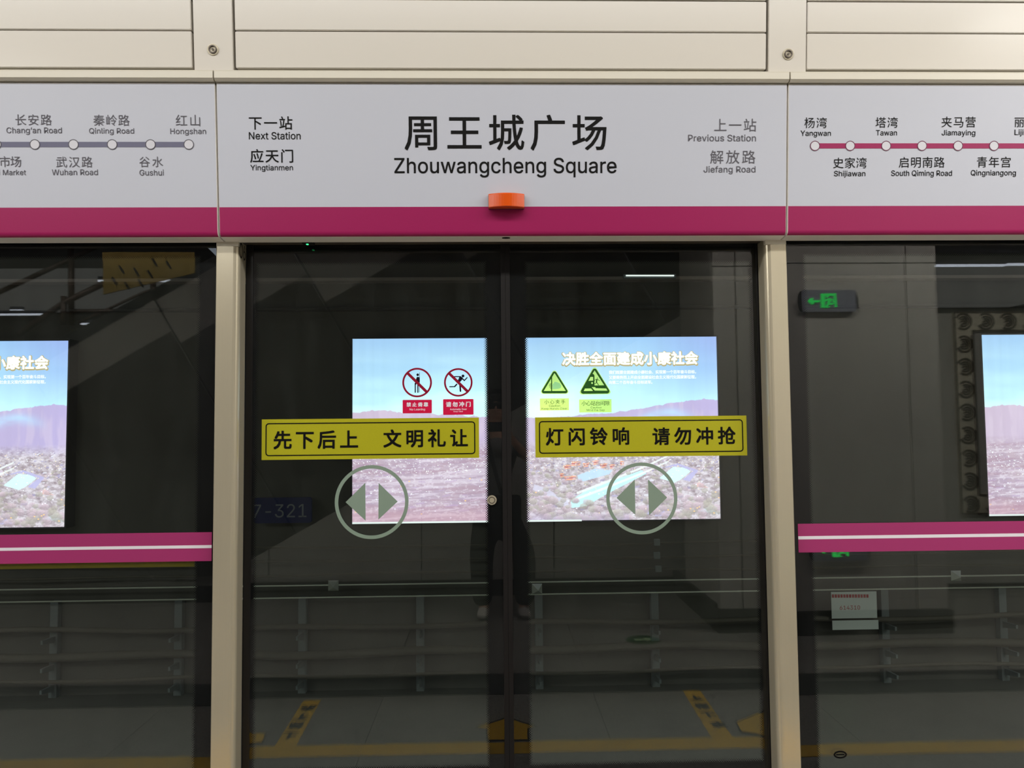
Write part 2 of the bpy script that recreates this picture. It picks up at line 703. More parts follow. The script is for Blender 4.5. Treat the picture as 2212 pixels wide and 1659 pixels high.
for c0, c1 in cols:
    plate(up, c0, v_bot, c1, v_mid-.0025, .05, M['beige'], 'panel', wall)
    plate(up, c0, v_mid+.0025, c1, v_top, .05, M['beige'], 'panel', wall)
    plate(up, c0, v_top+.006, c1, v_top+.22, .05, M['beige'], 'panel', wall)
for k, (a, b) in enumerate(SX):
    p = plate(up, a, v_bot-.012, b, v_top+.22, .07, M['beige'], 'joint_cover', wall)
    cx, cy = up.px((460.5, 1702)[k], (107.5, 117.5)[k])
    bo = obj('bolt', flat(up, [circ((cx, cy), .0205, 28)], 0, .004), M['steel'], p)
    flatm = MB()
    flat(up, [circ((cx, cy), .015, 24), circ((cx, cy), .0105, 24)], .004, .009, flatm)
    flat(up, [circ((cx, cy), .0045, 12)], .004, .0075, flatm)
    obj('bolt_head', flatm, M['steel_dark'], wall)

# beige ledge between panels and fascia
zl1 = at(1106, 152, -.225).z
zl0 = at(1106, 174, -.225).z
for k, (a, b) in enumerate(spans):
    pr = [(-.10, zl0+.004), (-.214, zl0+.002), (-.224, zl0+.009), (-.225, zl1-.006), (-.221, zl1), (-.10, zl1+.004)]
    struct(obj('trim_%d' % (k+1), MB().strip(pr, a-.001, b+.001), M['beige_trim']))


# ------------------------------------------------------------------ fascia panels
def fascia(x0, x1, label):
    t = thing('fascia_panel', label, 'sign panel', ((x0+x1)/2, FB, zb))
    # split between white and magenta at photo height 446
    vs = fas.px(1106, 446.5)[1]
    # body: front skin, rounded bottom and underside
    R = .020
    pr = []
    top = fas.pt(0, VT)
    pr.append((top.y, top.z))
    a = fas.pt(0, 0.0)
    pr.append((a.y, a.z))
    n = 7
    cy, cz = a.y+R, a.z
    for i in range(1, n+1):
        an = PI+PI/2*i/n
        pr.append((cy+R*math.cos(an), cz+R*math.sin(an)))
    pr += [(-.078, a.z-R-.005), (-.075, a.z+.015), (-.10, a.z+.03), (-.10, top.z-.01), (top.y+.03, top.z-.003)]
    obj('panel_body', MB().strip(pr, x0, x1), M['edge_metal'], t)
    mb = MB()
    flat(fas, [rect(x0+.001, vs, x1-.001, VT-.003)], 0, .0006, mb)
    obj('white_face', mb, M['white_panel'], t)
    # magenta band follows the round of the lower edge
    mb = MB()
    pts = [fas.pt(0, vs, .0007), fas.pt(0, 0, .0007)]
    for i in range(1, 6):
        an = PI+PI/2*i/n
        pts.append(Vector((0, cy+(R+.0007)*math.cos(an), cz+(R+.0007)*math.sin(an))))
    for p in pts:
        mb.v += [Vector((x0+.001, p.y, p.z)), Vector((x1-.001, p.y, p.z))]
    for i in range(len(pts)-1):
        mb.f.append((2*i, 2*i+1, 2*i+3, 2*i+2))
    obj('magenta_band', mb, M['magenta'], t, smooth=True, label='magenta band along the bottom edge')
    return t


def lab(t, s, x0, y0, x1, y1, m, font='cn', bold=0., n=.002):
    if font == 'la' and not bold:
        bold = .007
    return text(s, fas, fas.box(x0, y0, x1, y1), M[m], t, font, bold, n)


fl = fascia(*spans[0], 'left white and magenta fascia panel with a grey line map ending at Hongshan')
fc = fascia(*spans[1], 'centre white and magenta fascia panel naming Zhouwangcheng Square in large black letters')
fr = fascia(*spans[2], 'right white and magenta fascia panel with a magenta line map starting at Yangwan')

# lettering
for s, x0, y0, x1, y1, fo in [
        ('长安路', 33.8, 247.4, 112.4, 271, 'cn'), ("Chang’an Road", 14.5, 275.5, 134.3, 291.5, 'la'),
        ('秦岭路', 201.9, 248.1, 280.2, 272, 'cn'), ('Qinling Road', 193, 276.8, 290.3, 292, 'la'),
        ('红山', 380, 248, 432.7, 272.7, 'cn'), ('Hongshan', 368.3, 277.8, 445.6, 293, 'la'),
        ('上海市场', -48, 337.5, 46.2, 361, 'cn'), ('Shanghai Market', -66, 366.6, 56.7, 381.8, 'la'),
        ('武汉路', 121.9, 338.6, 200.5, 361.9, 'cn'), ('Wuhan Road', 112.7, 366.2, 212, 378.7, 'la'),
        ('谷水', 301.4, 338.6, 352.4, 361.2, 'cn'), ('Gushui', 301.8, 366.6, 354.4, 379.4, 'la')]:
    lab(fl, s, x0, y0, x1, y1, 'grey_ink', fo)
for s, x0, y0, x1, y1, fo, ink, bo in [
        ('下一站', 537.9, 251.5, 631.8, 280.2, 'cn', 'ink', .004), ('Next Station', 537.9, 285.3, 649.7, 301.5, 'la', 'ink', 0),
        ('应天门', 540.6, 322.4, 633.5, 351.8, 'cn', 'ink', .004), ('Yingtianmen', 541.3, 356.2, 633.1, 371.4, 'la', 'ink', 0),
        ('周王城广场', 873.8, 248, 1310, 325.5, 'cn', 'ink', .004), ('Zhouwangcheng Square', 851.9, 341, 1331.8, 383.6, 'la', 'ink', 0),
        ('上一站', 1542.6, 256.6, 1633.4, 284.3, 'cn', 'grey_ink', 0), ('Previous Station', 1486.2, 291, 1632.7, 305.6, 'la', 'grey_ink', 0),
        ('解放路', 1533.8, 324.8, 1631.7, 353.8, 'cn', 'grey_ink', 0), ('Jiefang Road', 1519.6, 358.9, 1631.7, 376.4, 'la', 'grey_ink', 0)]:
    lab(fc, s, x0, y0, x1, y1, ink, fo, bo)
for s, x0, y0, x1, y1, fo in [
        ('杨湾', 1737.4, 253.8, 1785.7, 276.8, 'cn'), ('Yangwan', 1729, 282.2, 1794.4, 297, 'la'),
        ('塔湾', 1891, 253.2, 1938.9, 276.1, 'cn'), ('Tawan', 1891.7, 281.2, 1937.2, 293, 'la'),
        ('夹马营', 2033.4, 252.2, 2107, 275.4, 'cn'), ('Jiamaying', 2033.8, 280.8, 2106.3, 296, 'la'),
        ('丽景门', 2191, 253, 2264.7, 275, 'cn'), ('Lijingmen', 2191, 279.8, 2263.6, 295.4, 'la'),
        ('史家湾', 1799.5, 340.3, 1871.7, 363.5, 'cn'), ('Shijiawan', 1801.2, 369, 1869, 384, 'la'),
        ('启明南路', 1941.3, 339.2, 2040.2, 362.5, 'cn'), ('South Qiming Road', 1924.7, 368, 2056, 383.5, 'la'),
        ('青年宫', 2110, 338.6, 2182.6, 361.9, 'cn'), ('Qingniangong', 2096.6, 367.3, 2194, 382.4, 'la')]:
    lab(fr, s, x0, y0, x1, y1, 'ink', fo)


def route(t, x0, x1, yl, yr, dots, mline, mring):
    a, b = fas.px(x0, yl), fas.px(x1, yr)
    v = (a[1]+b[1])/2
    h = .0096
    obj('route_line', flat(fas, [rect(a[0], v-h, b[0], v+h)], .0008, .0016), M[mline], t)
    for px_ in dots:
        c = (fas.px(px_, yl+(yr-yl)*(px_-x0)/(x1-x0))[0], v)
        d = obj('station_dot', flat(fas, [circ(c, .0188, 32), circ(c, .0160, 32)], .0018, .0026), M[mring], t)
        obj('dot_fill', flat(fas, [circ(c, .0162, 32)], .0018, .0023), M['dot_white'], d)


route(fl, -800, 408.4, 309, 315.6, [-7.5, 76, 159.4, 243, 325.7, 408.4], 'grey_line', 'grey_ink')
route(fr, 1760, 2900, 318.7, 312.0, [1760, 1836, 1913.6, 1991.2, 2068.9, 2146.5, 2224], 'magenta', 'purple_ink')

# orange warning lamp on the centre fascia
u0, v0, u1, v1 = fas.box(1055.5, 421.5, 1132, 451.5)
lamp = thing('warning_lamp', 'orange block-shaped warning lamp on the centre fascia above the door gap', 'lamp', fas.pt((u0+u1)/2, v0, .02))
obj('base_plate', flat(fas, [rrect(u0-.001, v0-.001, u1+.001, v1+.001, .002, 2)], .0008, .006), M['steel_dark'], lamp)
mb = MB()
nn = 14
for i in range(nn+1):
    f = i/nn
    u = u0+(u1-u0)*f
    nrm = .012+.038*math.sin(PI*min(1, max(0, .12+.76*f)))
    mb.v += [fas.pt(u, v0, .006), fas.pt(u, v0+.001, nrm-.002), fas.pt(u, v0+.003, nrm), fas.pt(u, v1-.004, nrm), fas.pt(u, v1-.0005, nrm-.003), fas.pt(u, v1, .006)]
for i in range(nn):
    for j in range(5):
        mb.f.append((6*i+j, 6*i+j+1, 6*i+6+j+1, 6*i+6+j))
mb.f.append(tuple(range(6)))
mb.f.append(tuple(6*nn+j for j in range(6)))
obj('lens', mb, M['orange'], lamp)

# keyhole cover under the centre fascia
kx = at(1093, 511, -.11)
kh = MB()
bot = Pl((0, -.10, zb-.0205), (1, 0, 0), (0, 1, 0))
bot.N = Vector((0, 0, -1))
flat(bot, [circ((kx.x, -.022), .0155, 24, .009)], -.001, .002, kh)
obj('keyhole', kh, M['black_rubber'], fc)

# ------------------------------------------------------------------ door head frame below the fascia
PF = -.085       # front face of the posts
zh = at(1106, 519, -.075).z
for k, (a, b) in enumerate(spans):
    mb = MB()
    mb.bbox(a+.0, b, -.078, -.062, zh, zb+.02, .003)
    yb = .0 if k == 1 else -.06
    mb.box(a, b, -.064, .05, zh+.003, zh+.05)
    struct(obj('trim_%d' % (k+4), mb, M['steel_dark'] if k == 1 else M['steel_dark']), 'dark steel soffit of the door head')
edge = struct(obj('trim_7', MB().bbox(spans[0][0], spans[2][1], -.083, -.077, zh-.001, zh+.006, .001), M['edge_metal']))

# green status lamp
g = at(665, 521, -.05)
sl = thing('status_light', 'tiny green status light under the door head near the left post', 'light', (g.x, -.04, zh-.002))
obj('housing', MB().bbox(g.x-.022, g.x+.022, -.055, -.025, zh-.006, zh+.003, .002), M['black_rubber'], sl)
obj('lens', MB().bbox(g.x-.006, g.x+.002, -.053, -.045, zh-.009, zh-.005, .001), emis('green_led', (60, 255, 140), 2.2), sl)

# ------------------------------------------------------------------ posts
PD = .075
posts = []
for k in range(2):
    if k == 0:
        xo = (at(466, 560, PF).x+at(455, 1600, PF).x)/2
        xi = (at(517, 560, PF).x+at(505, 1600, PF).x)/2
    else:
        xo = (at(1701, 600, PF).x+at(1730, 1620, PF).x)/2
        xi = (at(1652, 600, PF).x+at(1684, 1620, PF).x)/2
    lo, hi = min(xo, xi), max(xo, xi)
    t = thing('door_post', ('left', 'right')[k]+' brushed steel post between the sliding door and the '+('left', 'right')[k]+' fixed pane', 'post', ((lo+hi)/2, PF+.05, 0))
    mb = MB()
    n = 6
    R = .022
    # rounded inner front corner
    sgn = 1 if k == 0 else -1
    pts = [(xo, -.005), (xo, PF+.003), (xo+sgn*.003, PF)]
    for i in range(n+1):
        an = PI/2*i/n
        pts.append((xi-sgn*R+sgn*R*math.sin(an), PF+R-R*math.cos(an)))
    pts.append((xi, -.005))
    b = len(pts)
    for z in (0.0, zh-.001):
        mb.v += [Vector((x, y, z)) for x, y in pts]
    for i in range(b):
        j = (i+1) % b
        mb.f.append((i, j, b+j, b+i))
    mb.f.append(tuple(range(b)))
    mb.f.append(tuple(b+i for i in range(b)))
    obj('steel_cover', mb, M['steel'], t)
    # low joint line and cap
    obj('top_cap', MB().bbox(lo+.001, hi-.001, PF-.002, -.006, zh-.022, zh-.0005, .002), M['beige_trim'], t)
    # black seal on the outer side against the fixed pane
    obj('rubber_seal', MB().box(xo-sgn*.006, xo, PF+.02, -.005, 0, zh-.002), M['black_rubber'], t)
    posts.append((t, lo, hi))
    if k == 0:
        sp = Pl((hi+.0006, 0, 0), (0, 1, 0), (0, 0, 1))
        z1, z0 = at(525, 528, -.04).z, at(525, 561, -.04).z
        text('06', sp, (-.078, z0, -.012, z1), M['ink'], t, 'la', 0, .0005)

# ------------------------------------------------------------------ glass panes
def pane(t, x0, x1, z0, z1, Y, op, thick=.012):
    """glass with its black dotted border; op = clear opening"""
    obj('glass', MB().box(x0, x1, Y, Y+thick, z0, z1), M['glass'], t)
    pl = Pl((0, Y+.003, 0), (1, 0, 0), (0, 0, 1))
    mb = flat(pl, [rect(x0, z0, x1, z1), rect(op[0], op[2], op[1], op[3])], -.0008, .0008)
    obj('black_border', mb, frit_mat('dotted_black_border', *op), t)


zd1 = at(1106, 531, .0).z+.03
ztop = at(800, 572.5, 0).z
zbot = (at(800, 1653, 0).z+at(1400, 1645, 0).z)/2
zsill = at(1106, 1700, 0).z
print('door z', zsill, zd1, 'opening', zbot, ztop)
xl0 = at(545, 900, 0).x
xg0, xg1 = at(1084, 900, 0).x, at(1104, 900, 0).x
xr1 = at(1641, 900, 0).x


def sliding(x0, x1, op, label, side):
    t = thing('sliding_door', label, 'sliding door', ((x0+x1)/2, .0, zsill))
    pane(t, x0, x1, zsill, zd1, 0.0, op)
    # stile at the outer side, edge bumper in the middle
    sg = 1 if side == 'left' else -1
    xo = x0 if side == 'left' else x1
    xi = x1 if side == 'left' else x0
    obj('stile', MB().bbox(min(xo, xo-sg*.03), max(xo, xo-sg*.03), .0, .03, zsill, zd1, .003), M['black_frame'], t)
    e1 = xi+sg*(xg1-xg0)*.4997
    obj('edge_bumper', MB().bbox(min(xi, e1), max(xi, e1), -.004, .03, zsill, zd1, .002), M['black_rubber'], t)
    obj('bottom_rail', MB().bbox(x0, x1, .016, .04, zsill, zbot-.03, .003), M['black_frame'], t)
    obj('top_rail', MB().bbox(x0, x1, .016, .04, ztop+.035, zd1, .003), M['black_frame'], t)
    return t


opL = (at(557, 900, 0).x, at(1045, 900, 0).x, zbot, ztop)
opR = (at(1144, 900, 0).x, at(1624, 900, 0).x, zbot, ztop)
dl = sliding(xl0, xg0, opL, 'left sliding glass door with yellow sign and two red prohibition stickers', 'left')
dr = sliding(xg1, xr1, opR, 'right sliding glass door with yellow sign and two green warning triangles', 'right')
zfin = (at(200, 561, -.05).z+at(2000, 553, -.05).z)/2
zf1 = zh+.004
zf0 = .05


def fixed(x0, x1, op, label):
    t = thing('fixed_glass_pane', label, 'glass pane', ((x0+x1)/2, -.05, zf0))
    pane(t, x0, x1, zf0, zf1, -.05, op)
    obj('bottom_rail', MB().bbox(x0, x1, -.034, -.01, zf0, .14, .003), M['black_frame'], t)
    obj('top_rail', MB().bbox(x0, x1, -.034, -.012, zfin+.06, zf1, .003), M['black_frame'], t)
    return t


xfl = posts[0][1]-.006
xfr = posts[1][2]+.006
opfl = (-3.05, (at(421, 900, -.05).x+at(414, 1500, -.05).x)/2, .17, zfin)
opfr = ((at(1748, 800, -.05).x+at(1768, 1400, -.05).x)/2, 3.15, .17, zfin)
pl_ = fixed(-3.2, xfl, opfl, 'left fixed glass pane with a magenta and white stripe left of the posts')
pr_ = fixed(xfr, 3.3, opfr, 'right fixed glass pane with a magenta and white stripe beside the exit lamp reflection')

DP = Pl((0, 0, 0), (1, 0, 0), (0, 0, 1))          # face of the sliding doors
FP = Pl((0, -.05, 0), (1, 0, 0), (0, 0, 1))       # face of the fixed panes


# magenta stripes
def stripe(t, xa, xb, y1, y2, w1, w2, xe):
    z1, z2 = FP.px(xe, y1)[1], FP.px(xe, y2)[1]
    a, b = FP.px(xe, w1)[1], FP.px(xe, w2)[1]
    s = obj('magenta_stripe', flat(FP, [rect(xa, z2, xb, z1)], .0003, .001), M['stripe'], t, label='magenta stripe with a white centre line')
    obj('white_line', flat(FP, [rect(xa, b, xb, a)], .001, .0015), M['white_ink'], s)


stripe(pl_, -3.15, FP.px(457.5, 1180)[0], 1149.5, 1211.8, 1177.3, 1183.8, 457)
stripe(pr_, FP.px(1724, 1160)[0], 3.25, 1131.5, 1193.5, 1158.3, 1165.2, 1724)
# yellow line on the track face of the left pane
zy1, zy0 = FP.px(417, 1212.5)[1], FP.px(417, 1226)[1]
obj('yellow_tape', MB().box(-3.0, opfl[1]-.002, -.031, -.029, zy0, zy1), M['yellow_tape'], pl_, label='yellow tape below the magenta stripe')


# yellow signs
def ysign(t, q, bq, texts):
    u0 = (DP.px(*q[0])[0]+DP.px(*q[3])[0])/2
    u1 = (DP.px(*q[1])[0]+DP.px(*q[2])[0])/2
    v1 = (DP.px(*q[0])[1]+DP.px(*q[1])[1])/2
    v0 = (DP.px(*q[2])[1]+DP.px(*q[3])[1])/2
    s = obj('yellow_sign', flat(DP, [rect(u0, v0, u1, v1)], .0005, .0025), M['yellow_film'], t, label='long yellow sticker with black Chinese lettering')
    k = .0145
    obj('border_line', flat(DP, [rrect(u0+k, v0+k, u1-k, v1-k, .013), rrect(u0+k+.0042, v0+k+.0042, u1-k-.0042, v1-k-.0042, .009)], .0027, .0031), M['ink'], s)
    for a, b in texts:
        text(a, DP, DP.box(*b), M['ink'], s, 'cn', .011, .0034)
    return s


ysign(dl, [(566, 906), (1034.5, 902), (1035, 988), (565.5, 994.5)], None, [('先下后上', (591.2, 929.8, 773.9, 969.8)), ('文明礼让', (828.2, 927, 1010.9, 966.3))])
ysign(dr, [(1156, 902), (1612, 897.3), (1613.5, 984.5), (1156.5, 987.5)], None, [('灯闪铃响', (1178.9, 923.6, 1358.8, 961.8)), ('请勿冲抢', (1409, 922.3, 1588.7, 960.7))])


# round door marks
def mark(t, c, r, tri):
    cc = DP.px(*c)
    R = r*(3/F)*1.0
    s = obj('round_mark', flat(DP, [circ(cc, R, 64), circ(cc, R*.905, 64)], .0004, .0016), M['mark'], t, label='grey-green ring around two opening triangles')
    for q in tri:
        obj('opening_triangle', flat(DP, [[DP.px(*p) for p in q]], .0004, .0016), M['mark'], s)


mark(dl, (803, 1084.3), 78.5, [[(746.7, 1084.7), (789.2, 1042.8), (789.8, 1124.6)], [(818, 1043.4), (859, 1083.3), (817.5, 1122.3)]])
mark(dr, (1386.4, 1076.5), 77, [[(1331.6, 1075.5), (1371.2, 1035.5), (1372.4, 1112)], [(1399.6, 1035.5), (1441, 1074.6), (1402, 1113)]])

# door lock
lc = DP.px(1062.5, 1080)
lk = obj('lock', flat(DP, [circ(lc, .0185, 32)], .0, .006), M['steel'], dl, label='round silver lock')
obj('lock_core', flat(DP, [circ(lc, .013, 24), circ(lc, .0105, 24)], .006, .0072), M['steel_dark'], lk)


# prohibition stickers
def dpx(x, y, ox, oy, k=11.642):
    return DP.px(ox+x/k, oy+y/k)


def prohibition(t, c, r, label_box, lines, strokes, ox, oy, fig):
    cc = DP.px(*c)
    R = r*3/F
    s = obj('prohibition_sticker', flat(DP, [circ(cc, R, 48), circ(cc, R*.875, 48)], .0004, .0012), M['ring_film'], t, label='round red prohibition sticker, '+fig)
    a = (cc[0]-R*.64, cc[1]+R*.64)
    b = (cc[0]+R*.64, cc[1]-R*.64)
    obj('slash', flat(DP, [capsule(a, b, R*.19, 1)], .0013, .0017), M['ring_film'], s)
    mb = MB()
    for st in strokes:
        if st[0] == 'c':
            flat(DP, [circ(dpx(st[1], st[2], ox, oy), st[3]/11.642*3/F, 16)], .0006, .0010, mb)
        elif st[0] == 'p':
            flat(DP, [[dpx(x, y, ox, oy) for x, y in st[1]]], .0006, .0010, mb)
        else:
            (x0, y0), (x1, y1), w = st
            flat(DP, [capsule(dpx(x0, y0, ox, oy), dpx(x1, y1, ox, oy), w/11.642*3/F)], .0006, .0010, mb)
    obj('figure', mb, M['fig_film'], s)
    bx = DP.box(*label_box)
    pb = obj('label_plate', flat(DP, [rrect(*bx, .003)], .0004, .0010), M['red_film'], s)
    for a, b, fo, bo in lines:
        text(a, DP, DP.box(*b), M['white_ink'], s, fo, bo, .0014)


prohibition(dl, (901.1, 826.4), 31.9, (869.8, 863.7, 932.9, 892.7),
            [('禁止倚靠', (877.9, 868.9, 925.2, 879.2), 'cn', .02), ('No Leaning', (884.8, 881.8, 918.3, 887.8), 'la', .01)],
            [((657, 290), (657, 785), 9), ('c', 610, 345, 33), ('p', [(575, 430), (590, 398), (640, 398), (658, 430), (658, 530), (600, 560), (568, 470)]),
             ((548, 560), (548, 785), 28), ((615, 520), (615, 785), 30), ((590, 480), (555, 580), 34)], 850, 780, 'person leaning on a door')
prohibition(dl, (990, 826), 30.8, (957.2, 862.2, 1022.9, 896),
            [('请勿冲门', (963, 867.6, 1017, 879.6), 'cn', .02), ('Automatic Door', (972, 881.8, 1008.5, 886), 'la', .012), ('Keep Clear', (979.7, 887.2, 1000.3, 891), 'la', .012)],
            [('c', 1748, 375, 36), ((1525, 392), (1690, 392), 26), ('p', [(1660, 385), (1740, 410), (1720, 480), (1660, 540), (1600, 520), (1640, 440)]),
             ((1710, 420), (1782, 490), 30), ((1782, 490), (1850, 418), 26), ((1590, 585), (1540, 640), 34), ((1540, 642), (1415, 645), 26), ((1672, 590), (1685, 755), 40)], 850, 780, 'running person')


def warning(t, tri, inner, label_box, lines, kind):
    P = [DP.px(*p) for p in tri]
    Q = [dpx(x, y, 1150, 780) for x, y in (inner or [])]
    grow = [(p[0]+(p[0]-sum(q[0] for q in P)/3)*.07, p[1]+(p[1]-sum(q[1] for q in P)/3)*.07) for p in P]
    s = obj('warning_sticker', flat(DP, [rpoly(grow, .009)], .0003, .0006), M['lime_film'], t, label='green triangular warning sticker, '+kind)
    if kind.startswith('hand'):
        obj('triangle_frame', flat(DP, [rpoly(P, .008), Q], .0008, .0014), M['green_film'], s)
        X = lambda x, y: dpx(x, y, 1150, 780)
        obj('hand', flat(DP, [rpoly([X(530, 530), X(600, 522), X(690, 560), X(722, 620), X(712, 680), X(640, 700), X(505, 705), X(505, 570), X(560, 560)], .0015, 2)], .0008, .0012), M['hand_film'], s)
        mb = MB()
        flat(DP, [[X(470, 400), X(497, 400), X(497, 752), X(470, 752)]], .0009, .0013, mb)
        for y, x in ((577, 430), (610, 415), (648, 428), (685, 452)):
            flat(DP, [[X(x, y-7), X(472, y-7), X(472, y+7), X(x, y+7)]], .0009, .0013, mb)
        obj('door_edge', mb, M['green_film'], s)
    else:
        X = lambda x, y: dpx(x, y, 1150, 780)
        i1 = [X(1565, 235), X(1805, 612), X(1585, 612), X(1560, 640), X(1560, 360), X(1540, 330), X(1512, 318)]
        i2 = [X(1492, 655), X(1585, 655), X(1585, 682), X(1855, 688), X(1890, 745), X(1565, 742)]
        i3 = [X(1322, 690), X(1475, 688), X(1525, 750), X(1290, 755)]
        i4 = [X(1460, 398), X(1528, 398), X(1528, 492), X(1410, 498)]
        i5 = circ(X(1500, 552), 24/11.642*3/F, 16)
        i1 = [X(1565, 235), X(1805, 608), X(1562, 612), X(1560, 360), X(1540, 330), X(1512, 318)]
        obj('triangle_frame', flat(DP, [rpoly(P, .009), i1, i2, i3, i4, i5], .0008, .0014), M['green_film'], s)
        mb = MB()
        flat(DP, [circ(X(1635, 430), 12/11.642*3/F, 12)], .0015, .0018, mb)
        for a, b, w in (((1580, 465), (1640, 460), 14), ((1640, 465), (1690, 492), 12), ((1620, 465), (1610, 530), 30), ((1610, 530), (1662, 600), 18), ((1610, 530), (1590, 565), 16), ((1590, 567), (1560, 567), 12), ((1580, 465), (1562, 495), 10)):
            flat(DP, [capsule(X(*a), X(*b), w/11.642*3/F)], .0015, .0018, mb)
        obj('figure', mb, M['green_film'], s)
    obj('label_plate', flat(DP, [rect(*DP.box(*label_box))], .0004, .0008), M['lime_film'], s)
    for a, b, fo in lines:
        text(a, DP, DP.box(*b), M['green_text'], s, fo, 0, .0012)


warning(dr, [(1197.7, 798.3), (1166.8, 849.8), (1229.5, 849.6)], [(557, 300), (285, 752), (840, 750)], (1166.3, 860.6, 1229, 886.5),
        [('小心夹手', (1176, 863.5, 1220.9, 872.8), 'cn'), ('Caution', (1186, 874.2, 1209.9, 878.8), 'la'), ('Keep Hands Clear', (1170.2, 880.6, 1225.6, 885.6), 'la')], 'hand caught in a door')
warning(dr, [(1284.3, 791.6), (1250.9, 850.9), (1320.3, 850)], None, (1251.1, 862.6, 1320.9, 890.8),
        [('小心站台间隙', (1256, 865.9, 1316.6, 876.2), 'cn'), ('Caution', (1275.8, 878, 1299, 882.4), 'la'), ('Mind the Gap', (1267.4, 883.6, 1306, 889), 'la')], 'person stepping across the platform gap')

# maker mark low on the right fixed pane
mk = FP.px(1815, 1630)
me_ = obj('maker_emblem', flat(FP, [circ(mk, .0255, 28, .0145), circ((mk[0], mk[1]), .019, 24, .0085)], .0003, .0008), M['ink'], pr_, label='small dark oval emblem')
obj('emblem_bar', flat(FP, [rect(mk[0]-.016, mk[1]-.0025, mk[0]+.016, mk[1]+.0025)], .0003, .0008), M['ink'], pr_)

# ------------------------------------------------------------------ the track side
TY = 3.3
zt0 = -.6
tw = struct(obj('wall_tunnel', MB().box(-9, 9, TY+.12, TY+.3, zt0, 5), M['tunnel_wall']), 'dark concrete wall across the track')
struct(obj('floor_trackbed', MB().box(-9, 9, .25, TY+.12, zt0-.2, zt0), M['tunnel_wall']), 'dark track bed below the platform')
struct(obj('ceiling_tunnel', MB().box(-9, 9, .3, TY+.12, 4.3, 4.45), M['tunnel_wall']), 'dark tunnel roof')

PW, PH = 1.0, 1.0
TP = Pl((0, TY, 0), (1, 0, 0), (0, 0, 1))
q = [TP.px(760.5, 731.5), TP.px(1549, 726.5), TP.px(1556, 1121), TP.px(761, 1130)]
pu0, pu1 = (q[0][0]+q[3][0])/2, (q[1][0]+q[2][0])/2
pv1, pv0 = (q[0][1]+q[1][1])/2, (q[2][1]+q[3][1])/2
PW, PH = pu1-pu0, pv1-pv0
xLr = (TP.px(149.5, 732)[0]+TP.px(141.5, 1139)[0])/2
xRl = (TP.px(2120.5, 718)[0]+TP.px(2131.5, 1110)[0])/2
print('poster', PW, PH, pu0, pu1, 'neighbours', xLr, xRl)


# --- the backlit landscape print, painted into vertex colours of a fine grid
def vnoise(x, y, seed, octv=4, gain=.5):
    rng = np.random.RandomState(seed)
    out = np.zeros_like(x)
    amp, tot = 1., 0.
    for o in range(octv):
        n = 256
        g = rng.rand(n, n)
        xx, yy = x*2**o+7.3*o, y*2**o+3.1*o
        xi, yi = np.floor(xx).astype(int), np.floor(yy).astype(int)
        fx, fy = xx-xi, yy-yi
        fx, fy = fx*fx*(3-2*fx), fy*fy*(3-2*fy)
        a = g[xi % n, yi % n]; b = g[(xi+1) % n, yi % n]
        c = g[xi % n, (yi+1) % n]; d = g[(xi+1) % n, (yi+1) % n]
        out += amp*((a*(1-fx)+b*fx)*(1-fy)+(c*(1-fx)+d*fx)*fy)
        tot += amp
        amp *= gain
    return out/tot


